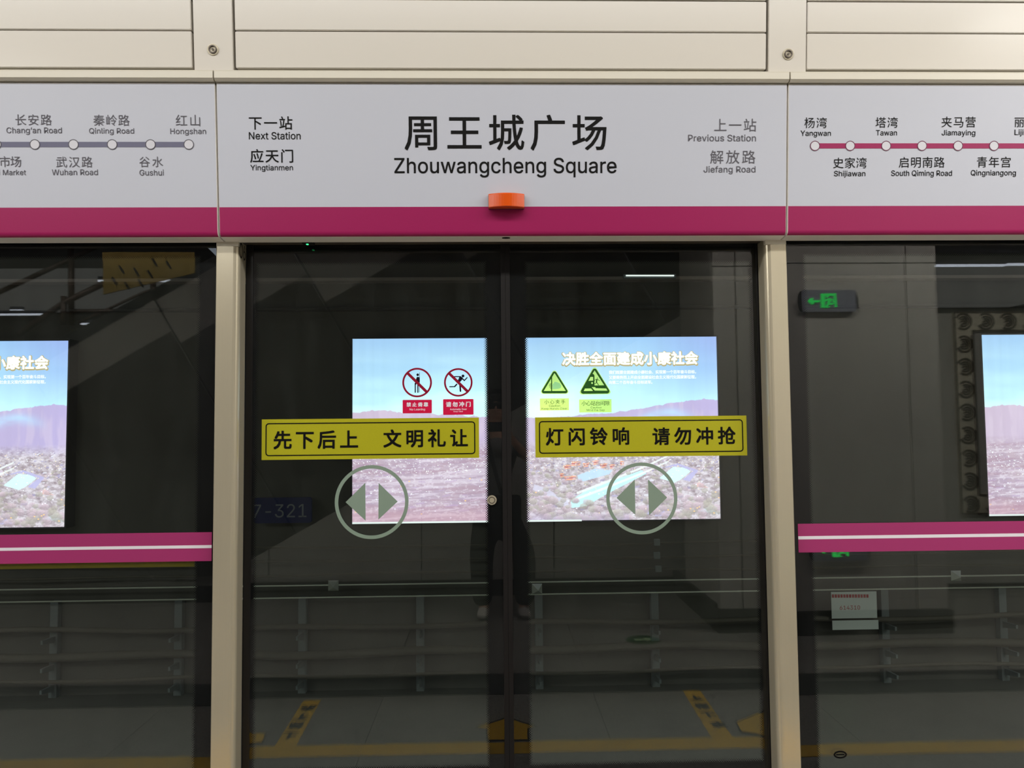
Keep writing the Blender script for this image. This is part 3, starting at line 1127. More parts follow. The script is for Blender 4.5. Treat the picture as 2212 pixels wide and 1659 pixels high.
def paint(nx, ny):
    uu, vv = np.meshgrid((np.arange(nx)+.5)/nx, (np.arange(ny)+.5)/ny)   # v from the top
    X, Y = uu*790, vv*398                    # photo-sized units
    c3 = lambda r, g, b: np.array([r, g, b], float)
    img = np.zeros((ny, nx, 3))

    def over(mask, col):
        m = np.clip(mask, 0, 1)[..., None]
        nonlocal img
        img = img*(1-m)+col*m
    # sky
    t = np.clip(vv/.40, 0, 1)[..., None]
    img = c3(158, 190, 228)*(1-t)+c3(206, 246, 252)*t
    cl = vnoise(uu*3.2, vv*9, 3, 5)
    over(np.clip((cl-.50)*4, 0, 1)*np.clip((vv-.08)*5, 0, 1)*.75, c3(222, 252, 252))
    over(np.clip((vnoise(uu*2, vv*6, 8, 4)-.52)*5, 0, 1)*.35*(vv < .45), c3(150, 188, 230))
    over(np.clip(1-np.abs(uu-.52)/.16, 0, 1)*np.clip((vv-.2)/.2, 0, 1)*.8, c3(246, 254, 255))
    over(np.clip((uu-.80)/.2, 0, 1)*np.clip(1-vv*2.6, 0, 1)*.7, c3(160, 164, 224))
    over(np.clip((uu-.62)/.3, 0, 1)*np.clip((.34-np.abs(vv-.16))*3, 0, 1)*.28, c3(120, 168, 232))
    # ridge line
    ru = np.array([0, .08, .14, .20, .28, .33, .36, .45, .52, .58, .62, .68, .74, .80, .85, .90, .95, 1.0])
    rv = np.array([.400, .393, .403, .405, .418, .425, .436, .445, .440, .435, .425, .418, .412, .385, .372, .352, .345, .350])
    ridge = np.interp(uu, ru, rv)+(vnoise(uu*30, uu*0+1, 5, 5, .65)-.5)*.030
    land = np.clip((vv-ridge)*260, 0, 1)
    base = c3(202, 180, 204)*(1-uu[..., None])+c3(186, 170, 214)*uu[..., None]
    over(land, base)
    over(land*np.clip((vnoise(uu*60, vv*6, 9, 3)-.5)*2, 0, .35), c3(220, 200, 220))
    # cloud bank under the right ridge
    fog = np.exp(-((vv-(.475-.05*np.cos((uu-.87)*16)))/.030)**2)*np.clip((uu-.60)*6, 0, 1)*np.clip((.95-uu)*12, 0, 1)
    over(fog*np.clip(vnoise(uu*14, vv*18, 13, 4)*1.8-.15, 0, 1), c3(186, 214, 246))
    # plain and town
    low = np.clip((vv-.56)*14, 0, 1)
    n1 = vnoise(uu*26, vv*30, 21, 5, .6)
    townL = c3(196, 172, 186)*(1-n1[..., None])+c3(172, 150, 176)*n1[..., None]
    n2 = np.clip((vnoise(uu*70, vv*60, 22, 4, .7)-.5)*2.2+.5, 0, 1)
    townR = c3(222, 210, 222)*(1-n2[..., None])+c3(158, 140, 150)*n2[..., None]
    k = np.clip((uu-.40)*6, 0, 1)[..., None]
    over(low, townL*(1-k)+townR*k)
    over(low*np.clip((vnoise(uu*120, vv*90, 61, 3, .7)-.55)*5, 0, .5), c3(232, 220, 232))
    # streaky terraces on the left
    st = vnoise(uu*9, vv*70+uu*6, 33, 3)
    over(low*(uu < .45)*np.clip((st-.58)*8, 0, .6), c3(222, 206, 222))
    over(low*(uu < .45)*np.clip((.42-st)*8, 0, .4), c3(168, 132, 152))
    # house roofs: small cells, denser far away
    rng = np.random.RandomState(4)
    for i in range(900):
        v = .60+.34*rng.rand()**1.7
        u = rng.rand()
        if v > .74 and (u > .42):
            if rng.rand() < .75:
                continue
        w = (2.0+9*(v-.58)/.4)*(0.7+.9*rng.rand())
        h = w*.42
        s_ = -.25+.3*rng.rand()
        cx, cy = u*790, v*398
        x0, x1 = int(max(0, (cx-w)/790*nx)), int(min(nx, (cx+w)/790*nx+1))
        y0, y1 = int(max(0, (cy-2*h)/398*ny)), int(min(ny, (cy+2*h)/398*ny+1))
        if x1 <= x0 or y1 <= y0:
            continue
        sx, sy = X[y0:y1, x0:x1]-cx, Y[y0:y1, x0:x1]-cy
        dd = np.abs(sy-s_*sx) < h*.5
        mm = (np.abs(sx) < w*.5) & dd
        col = [c3(236, 232, 246), c3(182, 172, 208), c3(158, 146, 182), c3(214, 190, 214)][rng.randint(4)]
        if u < .42:
            col = [c3(222, 208, 226), c3(186, 160, 196), c3(206, 180, 204)][rng.randint(3)]
            mm = (np.abs(sx) < w*.7) & (np.abs(sy-s_*sx) < h*.22)
        sub = img[y0:y1, x0:x1]
        sub[mm] = sub[mm]*.3+col*.7

    def poly(pts, col, a=1., feather=0):
        p = [((x-1.0), (y-1.0)) for x, y in pts]
        inside_ = np.zeros(X.shape, bool)
        for i in range(len(p)):
            (xa, ya), (xb, yb) = p[i-1], p[i]
            if ya == yb:
                continue
            cnd = ((ya > Y) != (yb > Y)) & (X < (xb-xa)*(Y-ya)/(yb-ya)+xa)
            inside_ ^= cnd
        over(inside_*a, col)
    o = lambda *pp: [(x-760, y-730) for x, y in pp]     # photo pixel -> print units
    # field and lake, river, embankments
    poly(o((1243, 1032), (1280, 1018), (1318, 1022), (1312, 1030), (1256, 1045), (1245, 1042)), c3(196, 218, 248), .95)
    poly(o((1228, 1086), (1270, 1058), (1330, 1040), (1382, 1022), (1392, 1030), (1352, 1050), (1300, 1076), (1262, 1098), (1230, 1102)), c3(200, 238, 246), .95)
    for a in (0, 12):
        poly(o((1240, 1068+a), (1300, 1046+a), (1390, 1012+a), (1440, 990+a), (1441, 993+a), (1392, 1016+a), (1302, 1051+a), (1242, 1073+a)), c3(240, 240, 244), .85)
    poly(o((1420, 1040), (1450, 1016), (1478, 1018), (1488, 1026), (1468, 1042), (1452, 1050)), c3(216, 250, 255), 1.)
    poly(o((1426, 1018), (1460, 1008), (1505, 1024), (1486, 1048), (1470, 1044), (1492, 1026), (1462, 1014)), c3(190, 182, 226), .9)
    poly(o((1500, 1052), (1508, 1050), (1526, 1062), (1500, 1060)), c3(232, 190, 190), .9)
    poly(o((1150, 1050), (1180, 1062), (1220, 1086), (1226, 1100), (1206, 1098), (1172, 1074), (1146, 1062)), c3(214, 206, 230), .8)
    poly(o((1388, 1118), (1394, 1096), (1400, 1118)), c3(188, 180, 216), .9)
    poly(o((1408, 1122), (1418, 1098), (1438, 1104), (1440, 1122)), c3(190, 180, 216), .9)
    poly(o((1505, 1112), (1530, 1100), (1554, 1106), (1552, 1120)), c3(206, 220, 236), .7)
    # tree crowns
    for i in range(420):
        u = .40+.60*rng.rand()
        v = .70+.30*rng.rand()
        if 1395 > u*790+760 > 1240 and 1098 > v*398+730 > 1018 and rng.rand() < .8:
            continue
        if 1495 > u*790+760 > 1415 and 1056 > v*398+730 > 1000:
            continue
        r = (2.5+8*(v-.68)/.3)*(.5+.9*rng.rand())
        cx, cy = u*790, v*398
        x0, x1 = int(max(0, (cx-r)/790*nx)), int(min(nx, (cx+r)/790*nx+1))
        y0, y1 = int(max(0, (cy-r)/398*ny)), int(min(ny, (cy+r)/398*ny+1))
        if x1 <= x0 or y1 <= y0:
            continue
        sx, sy = (X[y0:y1, x0:x1]-cx)/r, (Y[y0:y1, x0:x1]-cy)/(r*.75)
        d2 = sx*sx+sy*sy
        edge = 1+.5*(vnoise(X[y0:y1, x0:x1]*.5, Y[y0:y1, x0:x1]*.5, 51, 2)-.5)
        m = np.clip((edge-d2)*2.2, 0, .6)[..., None]
        sh = (.55-.45*sy+.3*(rng.rand(*sx.shape)-.5))[..., None]
        g = c3(178, 168, 162) if rng.rand() < .6 else c3(196, 172, 186)
        sub = img[y0:y1, x0:x1]
        sub[:] = sub*(1-m)+(g*.78+sh*g*.40)*m
    # the lit temple roofs
    for (x, y, w) in [(1240, 1005, 22), (1222, 1012, 16), (1283, 1003, 14), (1300, 1010, 16), (1318, 1012, 12), (1228, 1036, 26), (1210, 1030, 10), (1262, 1008, 14), (1340, 1005, 10)]:
        for j in range(3):
            poly(o((x-w*.5+j, y+j*3.2-2), (x+w*.5-j, y+j*3.2-3), (x+w*.5-j, y+j*3.2-1.6), (x-w*.5+j, y+j*3.2)), c3(255, 168, 128) if j != 1 else c3(206, 96, 84), .9)
    # street lamps and bright specks
    for i in range(430):
        u, v = rng.rand(), .61+.13*rng.rand()**.8+(.24*rng.rand() if rng.rand() < .15 else 0)
        ix, iy = int(u*nx), int(min(.985, v)*ny)
        c = c3(255, 228, 200) if u > .4 and rng.rand() < .6 else c3(250, 248, 255)
        img[iy, ix:min(nx, ix+2)] = c
        if rng.rand() < .35:
            img[max(0, iy-1), ix] = c
    for i in range(60):
        u, v = rng.rand(), .76+.22*rng.rand()
        ix, iy = int(u*nx), int(v*ny)
        img[iy:iy+2, ix:ix+3] = c3(244, 236, 255) if rng.rand() < .6 else c3(255, 205, 150)
    # violet lower margin, pink tint low left, fold shading painted as vertical bands
    over(np.clip((vv-.955)*20, 0, 1)*.45*(uu > .4)*(uu < .75), c3(178, 162, 206))
    over(np.clip((vv-.90)*8, 0, .5)*(uu < .4), c3(196, 150, 166))
    fold = 1+.014*(vnoise(uu*70, uu*0+4, 40, 3)-.5)*2+.02*(vnoise(uu*9, vv*1.5, 41, 3)-.5)*2
    img *= fold[..., None]
    return np.clip(img, 0, 255)/255.


NX, NY = 700, 352


def print_mesh():
    img = paint(NX, NY)
    img = np.where(img <= .04045, img/12.92, ((img+.055)/1.055)**2.4)
    gx, gz = np.meshgrid(np.linspace(0, PW, NX+1), np.linspace(PH, 0, NY+1))
    co = np.zeros(((NX+1)*(NY+1), 3), np.float32)
    co[:, 0] = gx.ravel(); co[:, 2] = gz.ravel()
    co[:, 1] = .0008*np.sin(gx.ravel()*9)
    idx = np.arange((NX+1)*(NY+1)).reshape(NY+1, NX+1)
    a = idx[:-1, :-1]; b = idx[1:, :-1]; c = idx[1:, 1:]; d = idx[:-1, 1:]
    quads = np.stack([a, b, c, d], -1).reshape(-1, 4)
    me = bpy.data.meshes.new('landscape_print')
    me.vertices.add(len(co)); me.vertices.foreach_set('co', co.ravel())
    me.loops.add(quads.size); me.loops.foreach_set('vertex_index', quads.ravel().astype(np.int32))
    me.polygons.add(len(quads)); me.polygons.foreach_set('loop_start', np.arange(0, quads.size, 4, dtype=np.int32))
    me.update(calc_edges=True)
    at_ = me.color_attributes.new('print_colour', 'FLOAT_COLOR', 'CORNER')
    cols_ = np.ones((len(quads), 4, 4), np.float32)
    cols_[..., :3] = img.reshape(-1, 1, 3)
    at_.data.foreach_set('color', cols_.ravel())
    m, nt, N, L = new_mat('backlit_landscape_print')
    N.remove(N['Principled BSDF'])
    e = N.new('ShaderNodeEmission')
    at2 = N.new('ShaderNodeAttribute'); at2.attribute_name = 'print_colour'
    L.new(at2.outputs['Color'], e.inputs[0])
    e.inputs[1].default_value = 1.52
    L.new(e.outputs[0], N['Material Output'].inputs[0])
    m.cycles.emission_sampling = 'NONE'
    me.materials.append(m)
    return me


M['title'] = emis('backlit_white_title', (255, 252, 240), 1.5)
M['title_gold'] = emis('backlit_gold_edge', (206, 186, 140), 1.1)
M['tubewhite'] = emis('lit_lower_gap', (250, 255, 255), 1.1)
M['box_metal'] = mat('dark_lightbox_frame', (30, 34, 38), .5)
pm = print_mesh()


def lightbox(ox, label):
    """ox: left edge of the print"""
    t = thing('advert_lightbox', label, 'lightbox', (ox+PW/2, TY+.06, pv0-.05), 'backlit adverts across the track')
    mb = MB()
    f = .010
    pl = Pl((0, TY, 0), (1, 0, 0), (0, 0, 1))
    flat(pl, [rect(ox-f, pv0-f, ox+PW+f, pv1+f), rect(ox+.002, pv0-.006, ox+PW-.002, pv1-.002)], -.02, .012, mb)
    mb.box(ox-f, ox+PW+f, TY+.02, TY+.12, pv0-f, pv1+f)
    obj('frame', mb, M['box_metal'], t)
    o = bpy.data.objects.new('landscape_print', pm)
    o.parent = t
    o.location = Vector((ox, TY+.004, pv0))-t.location
    COL.objects.link(o)
    obj('lit_gap', MB().box(ox+.002, ox+PW*.62, TY+.002, TY+.012, pv0-.006, pv0+.008), M['tubewhite'], t)
    P2 = Pl((0, TY, 0), (1, 0, 0), (0, 0, 1))
    dx = ox-pu0
    bx = lambda b: [v+(dx if i in (0, 2) else 0) for i, v in enumerate(P2.box(*b))]
    b = bx((1213.9, 759.3, 1507.5, 789.1))
    sh = [b[0]-.008, b[1]-.012, b[2]+.010, b[3]+.004]
    text('决胜全面建成小康社会', P2, sh, M['title_gold'], t, 'cn', .027, .004)
    text('决胜全面建成小康社会', P2, b, M['title'], t, 'cn', .0151, .006, label='white heavy title lettering')
    text('我们既要全面建成小康社会、实现第一个百年奋斗目标，', P2, bx((1315, 799.8, 1503, 807.8)), M['title'], t, 'cn', .008, .005)
    text('又要乘势而上开启全面建设社会主义现代化国家新征程，', P2, bx((1315, 810.8, 1503, 818.8)), M['title'], t, 'cn', .008, .005)
    text('向第二个百年奋斗目标进军。', P2, bx((1315, 822, 1409, 829.6)), M['title'], t, 'cn', .008, .005)
    return t


lightbox(pu0, 'middle backlit landscape advert seen whole through both sliding doors')
lightbox(xLr-PW, 'left backlit landscape advert behind the left fixed pane')
lightbox(xRl, 'right backlit landscape advert at the right edge behind the right fixed pane')

# cable brackets with cables below and beside the adverts
bx_px = [105, 377, 648, 906, 1166, 1420, 1670, 1924, 2182]
zc = [TP.px(1106, y)[1] for y in (1352, 1408, 1462, 1512, 1562, 1590)]
zbr1, zbr0 = TP.px(1106, 1288)[1], TP.px(1106, 1585)[1]
names = ['first', 'second', 'third', 'fourth', 'fifth', 'sixth', 'seventh', 'eighth', 'ninth']
for i, px_ in enumerate(bx_px):
    x = TP.px(px_, 1420)[0]
    t = thing('cable_bracket', names[i]+' from the left of the grey vertical cable brackets on the tunnel wall', 'bracket', (x, TY+.1, zbr0), 'cable brackets on the tunnel wall')
    obj('upright', MB().bbox(x-.032, x+.032, TY+.06, TY+.12, zbr0, zbr1, .004), M['galv'], t)
    for z in [TP.px(1106, yy)[1]-rr-.05 for yy, rr in ((1346, .022), (1402, .034), (1452, .016), (1506, .030), (1556, .030))]:
        z -= .012
        a = MB()
        sg = -1 if x < 0 else 1
        a.add([(x-.012, TY+.06, z-.03), (x+.012, TY+.06, z-.03), (x+.012, TY+.06, z+.02), (x-.012, TY+.06, z+.02),
               (x-.008, TY-.10, z+.0), (x+.008, TY-.10, z+.0), (x+.008, TY-.10, z+.03), (x-.008, TY-.10, z+.03)],
              [(0, 1, 5, 4), (1, 2, 6, 5), (2, 3, 7, 6), (3, 0, 4, 7), (4, 5, 6, 7), (0, 3, 2, 1)])
        obj('arm', a, M['galv'], t)


def cable(ypx, r, m, lab_, sag=.012, y=TY-.02, x0=-7, x1=7, name='cable'):
    z = TP.px(1106, ypx)[1]
    ph = random.random()*6
    pts = []
    n = 80
    for i in range(n+1):
        x = x0+(x1-x0)*i/n
        pts.append((x, y, z+sag*math.sin(x*3.1+ph)+sag*.6*math.sin(x*1.3+ph*2)))
    return tag(obj(name, MB().tube(pts, r, 8), M[m], smooth=True), lab_, 'cable', 'cables along the tunnel wall')


for k, (y, r, m, s) in enumerate([(1176, .010, 'cable', .006), (1206, .010, 'cable', .006), (1234, .010, 'cable', .006),
                                  (1346, .022, 'cable', .010), (1402, .034, 'cable', .012), (1452, .016, 'cable', .010), (1506, .030, 'cable', .008), (1556, .030, 'cable', .008), (1576, .012, 'cable', .006)]):
    cable(y, r, m, ['uppermost thin cable under the middle advert', 'second thin cable under the middle advert', 'third thin cable just above the twin pipes',
                    'cable on the top bracket arms below the twin pipes', 'thick sagging cable on the second bracket arms', 'thin cable on the third bracket arms', 'thick pale cable on the fourth bracket arms',
                    'thick pale cable on the lowest bracket arms', 'thin cable directly under the lowest thick cable'][k], s)
for k, y in enumerate((1255, 1281)):
    z = TP.px(1106, y)[1]
    tag(obj('service_pipe', MB().tube([(-7, TY-.06, z), (0, TY-.06, z), (7, TY-.06, z)], .0065, 8), mat('bright_pipe_steel', (215, 220, 205), .3, .3), smooth=True),
        ('upper', 'lower')[k]+' of two thin bright pipes running under the adverts', 'pipe', 'twin pipes under the adverts')
# small clips and the square junctions
for i, (x, y, w, h) in enumerate([(1417, 1170, 12, 14), (1417, 1198, 13, 14), (1420, 1227, 13, 13)]):
    c = TP.px(x, y)
    s = .0038
    t = tag(obj('cable_clip', MB().bbox(c[0]-w/2*s, c[0]+w/2*s, TY-.05, TY-.02, c[1]-h/2*s, c[1]+h/2*s, .004), M['galv']), ['top', 'middle', 'bottom'][i]+' of three small square clips under the right round door mark', 'clip', 'cable clips in a column')
for i, (x, y, lb) in enumerate([(724, 1261, 'small shiny square clamp on the pipes under the left round mark'), (1159, 1268, 'small shiny square clamp on the pipes beside the door gap'), (2054, 1240, 'small shiny square clamp on the upper pipe at far right')]):
    c = TP.px(x, y)
    mb = MB()
    w = .041
    mb.add([(c[0]-w, TY-.07, c[1]-w), (c[0]+w, TY-.07, c[1]-w), (c[0]+w, TY-.07, c[1]+w), (c[0]-w, TY-.07, c[1]+w), (c[0]+.008, TY-.12, c[1]-.004)],
           [(0, 1, 4), (1, 2, 4), (2, 3, 4), (3, 0, 4), (0, 3, 2, 1)])
    tag(obj('pipe_clamp', mb, mat('bright_clamp_metal', (220, 225, 215), .25, .5)), lb, 'clamp')

# number plate
b = TP.box(548, 1075, 673, 1130)
npz = thing('number_plate', 'dark blue number plate with pale digits left of the middle advert', 'sign', ((b[0]+b[2])/2, TY+.03, b[1]))
obj('standoff', MB().box((b[0]+b[2])/2-.1, (b[0]+b[2])/2+.1, TY+.03, TY+.12, (b[1]+b[3])/2-.04, (b[1]+b[3])/2+.04), M['galv'], npz)
obj('plate', flat(TP, [rrect(*b, .02)], -.03, 0), mat('blue_plate', (30, 38, 84), .5, spec=.2), npz)
text('7-321', TP, TP.box(546, 1089, 662, 1118), mat('pale_digits', (120, 124, 130), .5), npz, 'la', 0, .002)
# paper notice
q = TP.box(1788, 1274, 1885, 1355)
pn = thing('paper_notice', 'white paper notice with red print behind the right fixed pane', 'notice', ((q[0]+q[2])/2, TY-.06, q[1]))
mb = MB()
zs = TP.px(1836, 1333)[1]
flat(Pl((0, TY-.07, 0), (1, 0, 0), (0, 0, 1)), [rect(q[0], zs+.008, q[2], q[3])], 0, .002, mb)
flat(Pl((0, TY-.07, 0), (1, 0, 0), (0, 0, 1)), [rect(q[0]+.003, q[1], q[2]+.008, zs-.008)], 0, .002, mb)
obj('paper', mb, mat('white_paper', (205, 215, 210), .8), pn)
NP = Pl((0, TY-.073, 0), (1, 0, 0), (0, 0, 1))
redink = mat('red_print', (170, 40, 45), .6)
mb = MB()
for i in range(13):
    x_ = 1797+i*6.2
    flat(NP, [rect(*NP.box(x_, 1284, x_+4.6, 1291))], .0, .001, mb)
obj('print_row', mb, redink, pn, label='row of blurred red print')
text('614310', NP, NP.box(1814, 1308, 1858, 1317), redink, pn, 'la', 0, .001)

# conduit and tube lamp high on the tunnel wall
zz = TP.px(1106, 603)[1]
struct(obj('trim_8', MB().bbox(-7, 7, TY-.02, TY+.1, zz-.012, zz+.016, .004), mat('pale_conduit', (150, 138, 132), .5)), 'conduit along the tunnel wall above the adverts')
zz2 = TP.px(1106, 663)[1]
struct(obj('trim_9', MB().bbox(-7, 7, TY+.04, TY+.12, zz2-.012, zz2+.012, .004), M['cable_dark']))
a, b = TP.px(1350, 601), TP.px(1453, 601)
tl = thing('tube_lamp', 'short lit tube lamp high behind the right sliding door', 'lamp', ((a[0]+b[0])/2, TY-.05, zz+.02))
obj('tube', MB().tube([(a[0], TY-.05, zz+.016), (b[0], TY-.05, zz+.014)], .006, 8), emis('lit_tube', (235, 238, 235), 1.3), tl, smooth=True)
obj('fitting', MB().bbox(a[0]-.02, b[0]+.02, TY-.04, TY-.015, zz-.004, zz+.03, .003), M['galv'], tl)

# ================================================================== the platform hall behind the camera (seen in the glass)
flr = struct(obj('floor', MB().box(-11, 11, -13, .03, -.12, -.006), M['dark_gap']), 'speckled granite platform floor')
struct(obj('ceiling', MB().box(-11, 11, -13, -.12, 3.75, 3.9), M['hall_ceiling']), 'plain grey platform ceiling')
struct(obj('wall_far', MB().box(-11, 11, -13, -12.8, 0, 3.75), M['wall_hall']))
struct(obj('wall_left', MB().box(-11, -10.8, -12.8, 3.6, -.9, 4.5), M['wall_hall']))
struct(obj('wall_right', MB().box(10.8, 11, -12.8, 3.6, -.9, 4.5), M['wall_hall']))

# floor pieces: bands parallel to the doors, at depths read from the reflection
fy = lambda y: mir(1106, y, z=0).y
yb0, yb1 = fy(1500), fy(1455)       # dark tactile band (near, far)
yl0, yl1 = fy(1628), fy(1604)       # yellow waiting line
print('floor rows', yb0, yb1, yl0, yl1)
ys = [0.02, yl0, yb0, yb1, yb1-1.0, yb1-2.0, yb1-3.2, -8.5, -12.8]
jx = mir(1305, 1560, z=0).x
tw_ = 1.2
for r in range(len(ys)-1):
    if r == 2:
        continue
    ya, yb_ = ys[r], ys[r+1]
    x = jx-7*tw_
    me = None
    nt_ = 14
    for k in range(nt_):
        g = .002
        if me is None:
            o = obj('tile', MB().box(x+g, x+tw_-g, yb_+g, ya-g, -.03, 0), M['floor'], flr)
            me = o
        else:
            o = me.copy()
            COL.objects.link(o)
            o.location.x = (k*tw_)
for k in range(1):
    obj('tactile_band', MB().box(-9, 9, yb1+.003, yb0-.003, -.03, .003), M['floor_band'], flr, label='dark rubber band parallel to the doors')
obj('yellow_line', MB().box(-9, 9, yl1, yl0, -.02, .0012), M['floor_yellow'], flr, label='yellow waiting line parallel to the doors')
FLR = Pl((0, 0, 0), (1, 0, 0), (0, 1, 0), yg=0.0)


def fpoly(pts, m, name, z=.0015, yg=0.0, label=None):
    q = [mir(x, y, z=0, yg=yg) for x, y in pts]
    return obj(name, flat(FLR, [[(p.x, p.y) for p in q]], z-.001, z), m, flr, label=label)


fpoly([(655, 1515), (692, 1514), (636, 1618), (590, 1618)], M['floor_yellow'], 'queue_line', label='slanted yellow queue line with black characters')
fpoly([(1476, 1494), (1513, 1493), (1586, 1598), (1541, 1600)], M['floor_yellow'], 'queue_line', label='slanted yellow queue line with black characters')
for q in ([(1026, 1572), (1096, 1548), (1161, 1570), (1142, 1574), (1143, 1601), (1051, 1602), (1049, 1575)],
          [(1589, 1562), (1660, 1530), (1700, 1560), (1690, 1600), (1600, 1585)],
          [(470, 1600), (500, 1560), (548, 1586), (574, 1586), (568, 1608), (520, 1610)]):
    fpoly(q, M['black_rubber'], 'arrow_outline', .0014)
    c = Vector((sum(p[0] for p in q)/len(q), sum(p[1] for p in q)/len(q)))
    fpoly([(c.x+(x-c.x)*.93, c.y+(y-c.y)*.86) for x, y in q], M['floor_yellow'], 'arrow_marking', .0024, label='yellow floor arrow with a black outline')


def ftext(s, quad, up_=False):
    """character lying on the floor, read from the platform"""
    c = [mir(x, y, z=0) for x, y in quad]
    ctr = sum(c, Vector())/4
    w = (c[1]-c[0]).length
    h = (c[3]-c[0]).length
    U = (c[1]-c[0]).normalized()
    pl = Pl(ctr, U, Vector((0, 0, 1)).cross(U))
    text(s, pl, (-w/2, -h/2, w/2, h/2), M['ink'], flr, 'cn', .02, .004)


for s, x, y in (('先', 664, 1532), ('下', 650, 1551), ('后', 638, 1570), ('上', 625, 1592)):
    c = mir(x, y, z=0)
    pl = Pl(c, (1, 0, 0), (0, 1, 0))
    text(s, pl, (-.04, -.045, .04, .045), M['ink'], flr, 'cn', .02, .004)
for s, x, y in (('下', 1503, 1510), ('候', 1517, 1528), ('上', 1532, 1547), ('车', 1553, 1568)):
    c = mir(x, y, z=0)
    pl = Pl(c, (1, 0, 0), (0, 1, 0))
    text(s, pl, (-.04, -.045, .04, .045), M['ink'], flr, 'cn', .02, .004)
# round green floor sign
c = mir(1389, 1383, z=0)
fs = obj('floor_sign', flat(FLR, [circ((c.x, c.y), .12, 32)], .0, .0015), mat('green_floor_film', (40, 80, 45), .5), flr, label='round green floor sign')
obj('arrow_marking', flat(FLR, [[(c.x-.06, c.y-.02), (c.x+.02, c.y-.02), (c.x+.02, c.y-.05), (c.x+.07, c.y), (c.x+.02, c.y+.05), (c.x+.02, c.y+.02), (c.x-.06, c.y+.02)]], .0016, .003), mat('pale_green_ink', (190, 220, 170), .5), flr)

# stair enclosure behind the photographer
WY = mir(800, 1290, z=0).y
print('stair wall y', WY)
S = Pl((0, WY, 0), (-1, 0, 0), (0, 0, 1), yg=0.0)       # faces +y towards the doors
L1 = lambda x: 755+(x-160)*(590-755)/(455-160)
L2 = lambda x: 1215+(x-530)*(690-1215)/(1456-530)
stair = thing('stair_enclosure', 'grey panelled stair enclosure mirrored in the door glass behind the photographer', 'staircase', (S.pt(S.px(900, 1290)[0], 0).x, WY, 0))
REC = 1.25  # lean depth, increased to darken the lower flank
core = MB()


def sp(x, y, dep=0.):
    return mir(x, y, Y=WY-dep)


def quad_panel(q, deps, m, name, t=.03, parent=None):
    mb = MB()
    f = [sp(x, y, d) for (x, y), d in zip(q, deps)]
    b = [p+Vector((0, -t, 0)) for p in f]
    k = len(f)
    mb.add(f+b, [tuple(range(k)), tuple(reversed(range(k, 2*k)))]+[(i, (i+1) % k, k+(i+1) % k, k+i) for i in range(k)])
    return obj(name, mb, m, parent or stair)


# inclined flank panels, split by joints that run across the slope
joints = [-420, -65, 287, 674-35, 1038-8, 1385, 1740]
joints = [-785, -430, -72, 283, 640, 1000, 1352, 1710]
SL = 1.70
MIDS = [.13, .13, .13, .18, .30, .42, .5, .5]  # break heights, stepped to follow the edge of the shade


def cross_line(xj, Lf):
    """meeting of the joint through (xj,551) with slope SL and the line Lf"""
    x = xj
    for _ in range(40):
        x = xj+(Lf(x)-551)/SL
    return x


for i in range(len(joints)-1):
    a, b_ = joints[i], joints[i+1]
    xa1, xb1 = cross_line(a, L1), cross_line(b_, L1)
    xa2, xb2 = cross_line(a, L2), cross_line(b_, L2)
    g = 3.2
    if min(xa1, xa2) > 1600:
        continue
    # upper upright strip and lower part that leans away, shade in its tone and lean
    mid = midb = MIDS[i]
    xam, xbm = xa1+(xa2-xa1)*mid, xb1+(xb2-xb1)*midb
    lm = lambda x: L1(x)
    pa1, pb1 = (xa1+g, L1(xa1)), (xb1-g, L1(xb1))
    pam = (xam+g, L1(xa1)+(L2(xa2)-L1(xa1))*mid); pbm = (xbm-g, L1(xb1)+(L2(xb2)-L1(xb1))*midb)
    pa2, pb2 = (xa2+g, L2(xa2)), (xb2-g, L2(xb2))
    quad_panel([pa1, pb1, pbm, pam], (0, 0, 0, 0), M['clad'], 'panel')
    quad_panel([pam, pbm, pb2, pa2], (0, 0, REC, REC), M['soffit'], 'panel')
# triangular lower wall with upright joints
vx = [-900, -420, -100, 240, 580, 910, 1197, 1545]
for i in range(len(vx)-1):
    a, b_ = vx[i]+1.5, vx[i+1]-1.5
    q = [(a, 1289), (b_, 1289), (b_, L2(b_)), (a, L2(a))]
    if L2(a) > 1285:
        if L2(b_) > 1285:
            continue
        xs_ = 530+(1285-1215)*(1456-530)/(690-1215)
        q = [(xs_, 1289), (b_, 1289), (b_, L2(b_))]
    quad_panel(q, (.02,)*len(q), M['wall_hall'], 'panel', .04)
# backing just behind
quad_panel([(-900, 1289), (1545, 1289), (1545, 140), (1250, 140)], (REC+.06,)*4, M['dark_gap'], 'backing', .05)
# dark skirting along its foot
u0 = S.px(-900, 1289)[0]; u1 = S.px(1545, 1289)[0]
zk = mir(900, 1254, Y=WY).z
obj('skirting', flat(S, [rect(min(u0, u1), 0, max(u0, u1), zk)], -.01, .015), M['baseboard'], stair)

# column with the exit lamps
CY = mir(1850, 1371, z=0, yg=-.05).y
print('column y', CY)
K = Pl((0, CY, 0), (-1, 0, 0), (0, 0, 1), yg=-.05)
cxa = mir(1548, 1000, Y=CY).x
cxb = mir(2040, 1000, Y=CY, yg=-.05).x
print('column x', cxa, cxb)
colm = thing('column', 'square cream panelled column mirrored behind the right post', 'column', ((cxa+cxb)/2, CY-.5, 0))
jv = K.px(1965, 800)[0]
jz = K.px(1850, 568)[1]
jv2 = -mir(1596, 900, Y=CY).x
us = sorted([-cxa, jv2, jv, -cxb])
cdep = 1.0
for i in range(3):
    for z0, z1 in ((.17, jz-.002), (jz+.002, 3.74)):
        obj('panel', MB().bbox(-us[i+1]+.004, -us[i]-.004, CY-.03, CY, z0+.002, z1-.002, .002), M['column'], colm)
obj('core', MB().box(cxa+.01, cxb-.01, CY-cdep+.02, CY-.025, 0, 3.74), M['dark_gap'], colm)
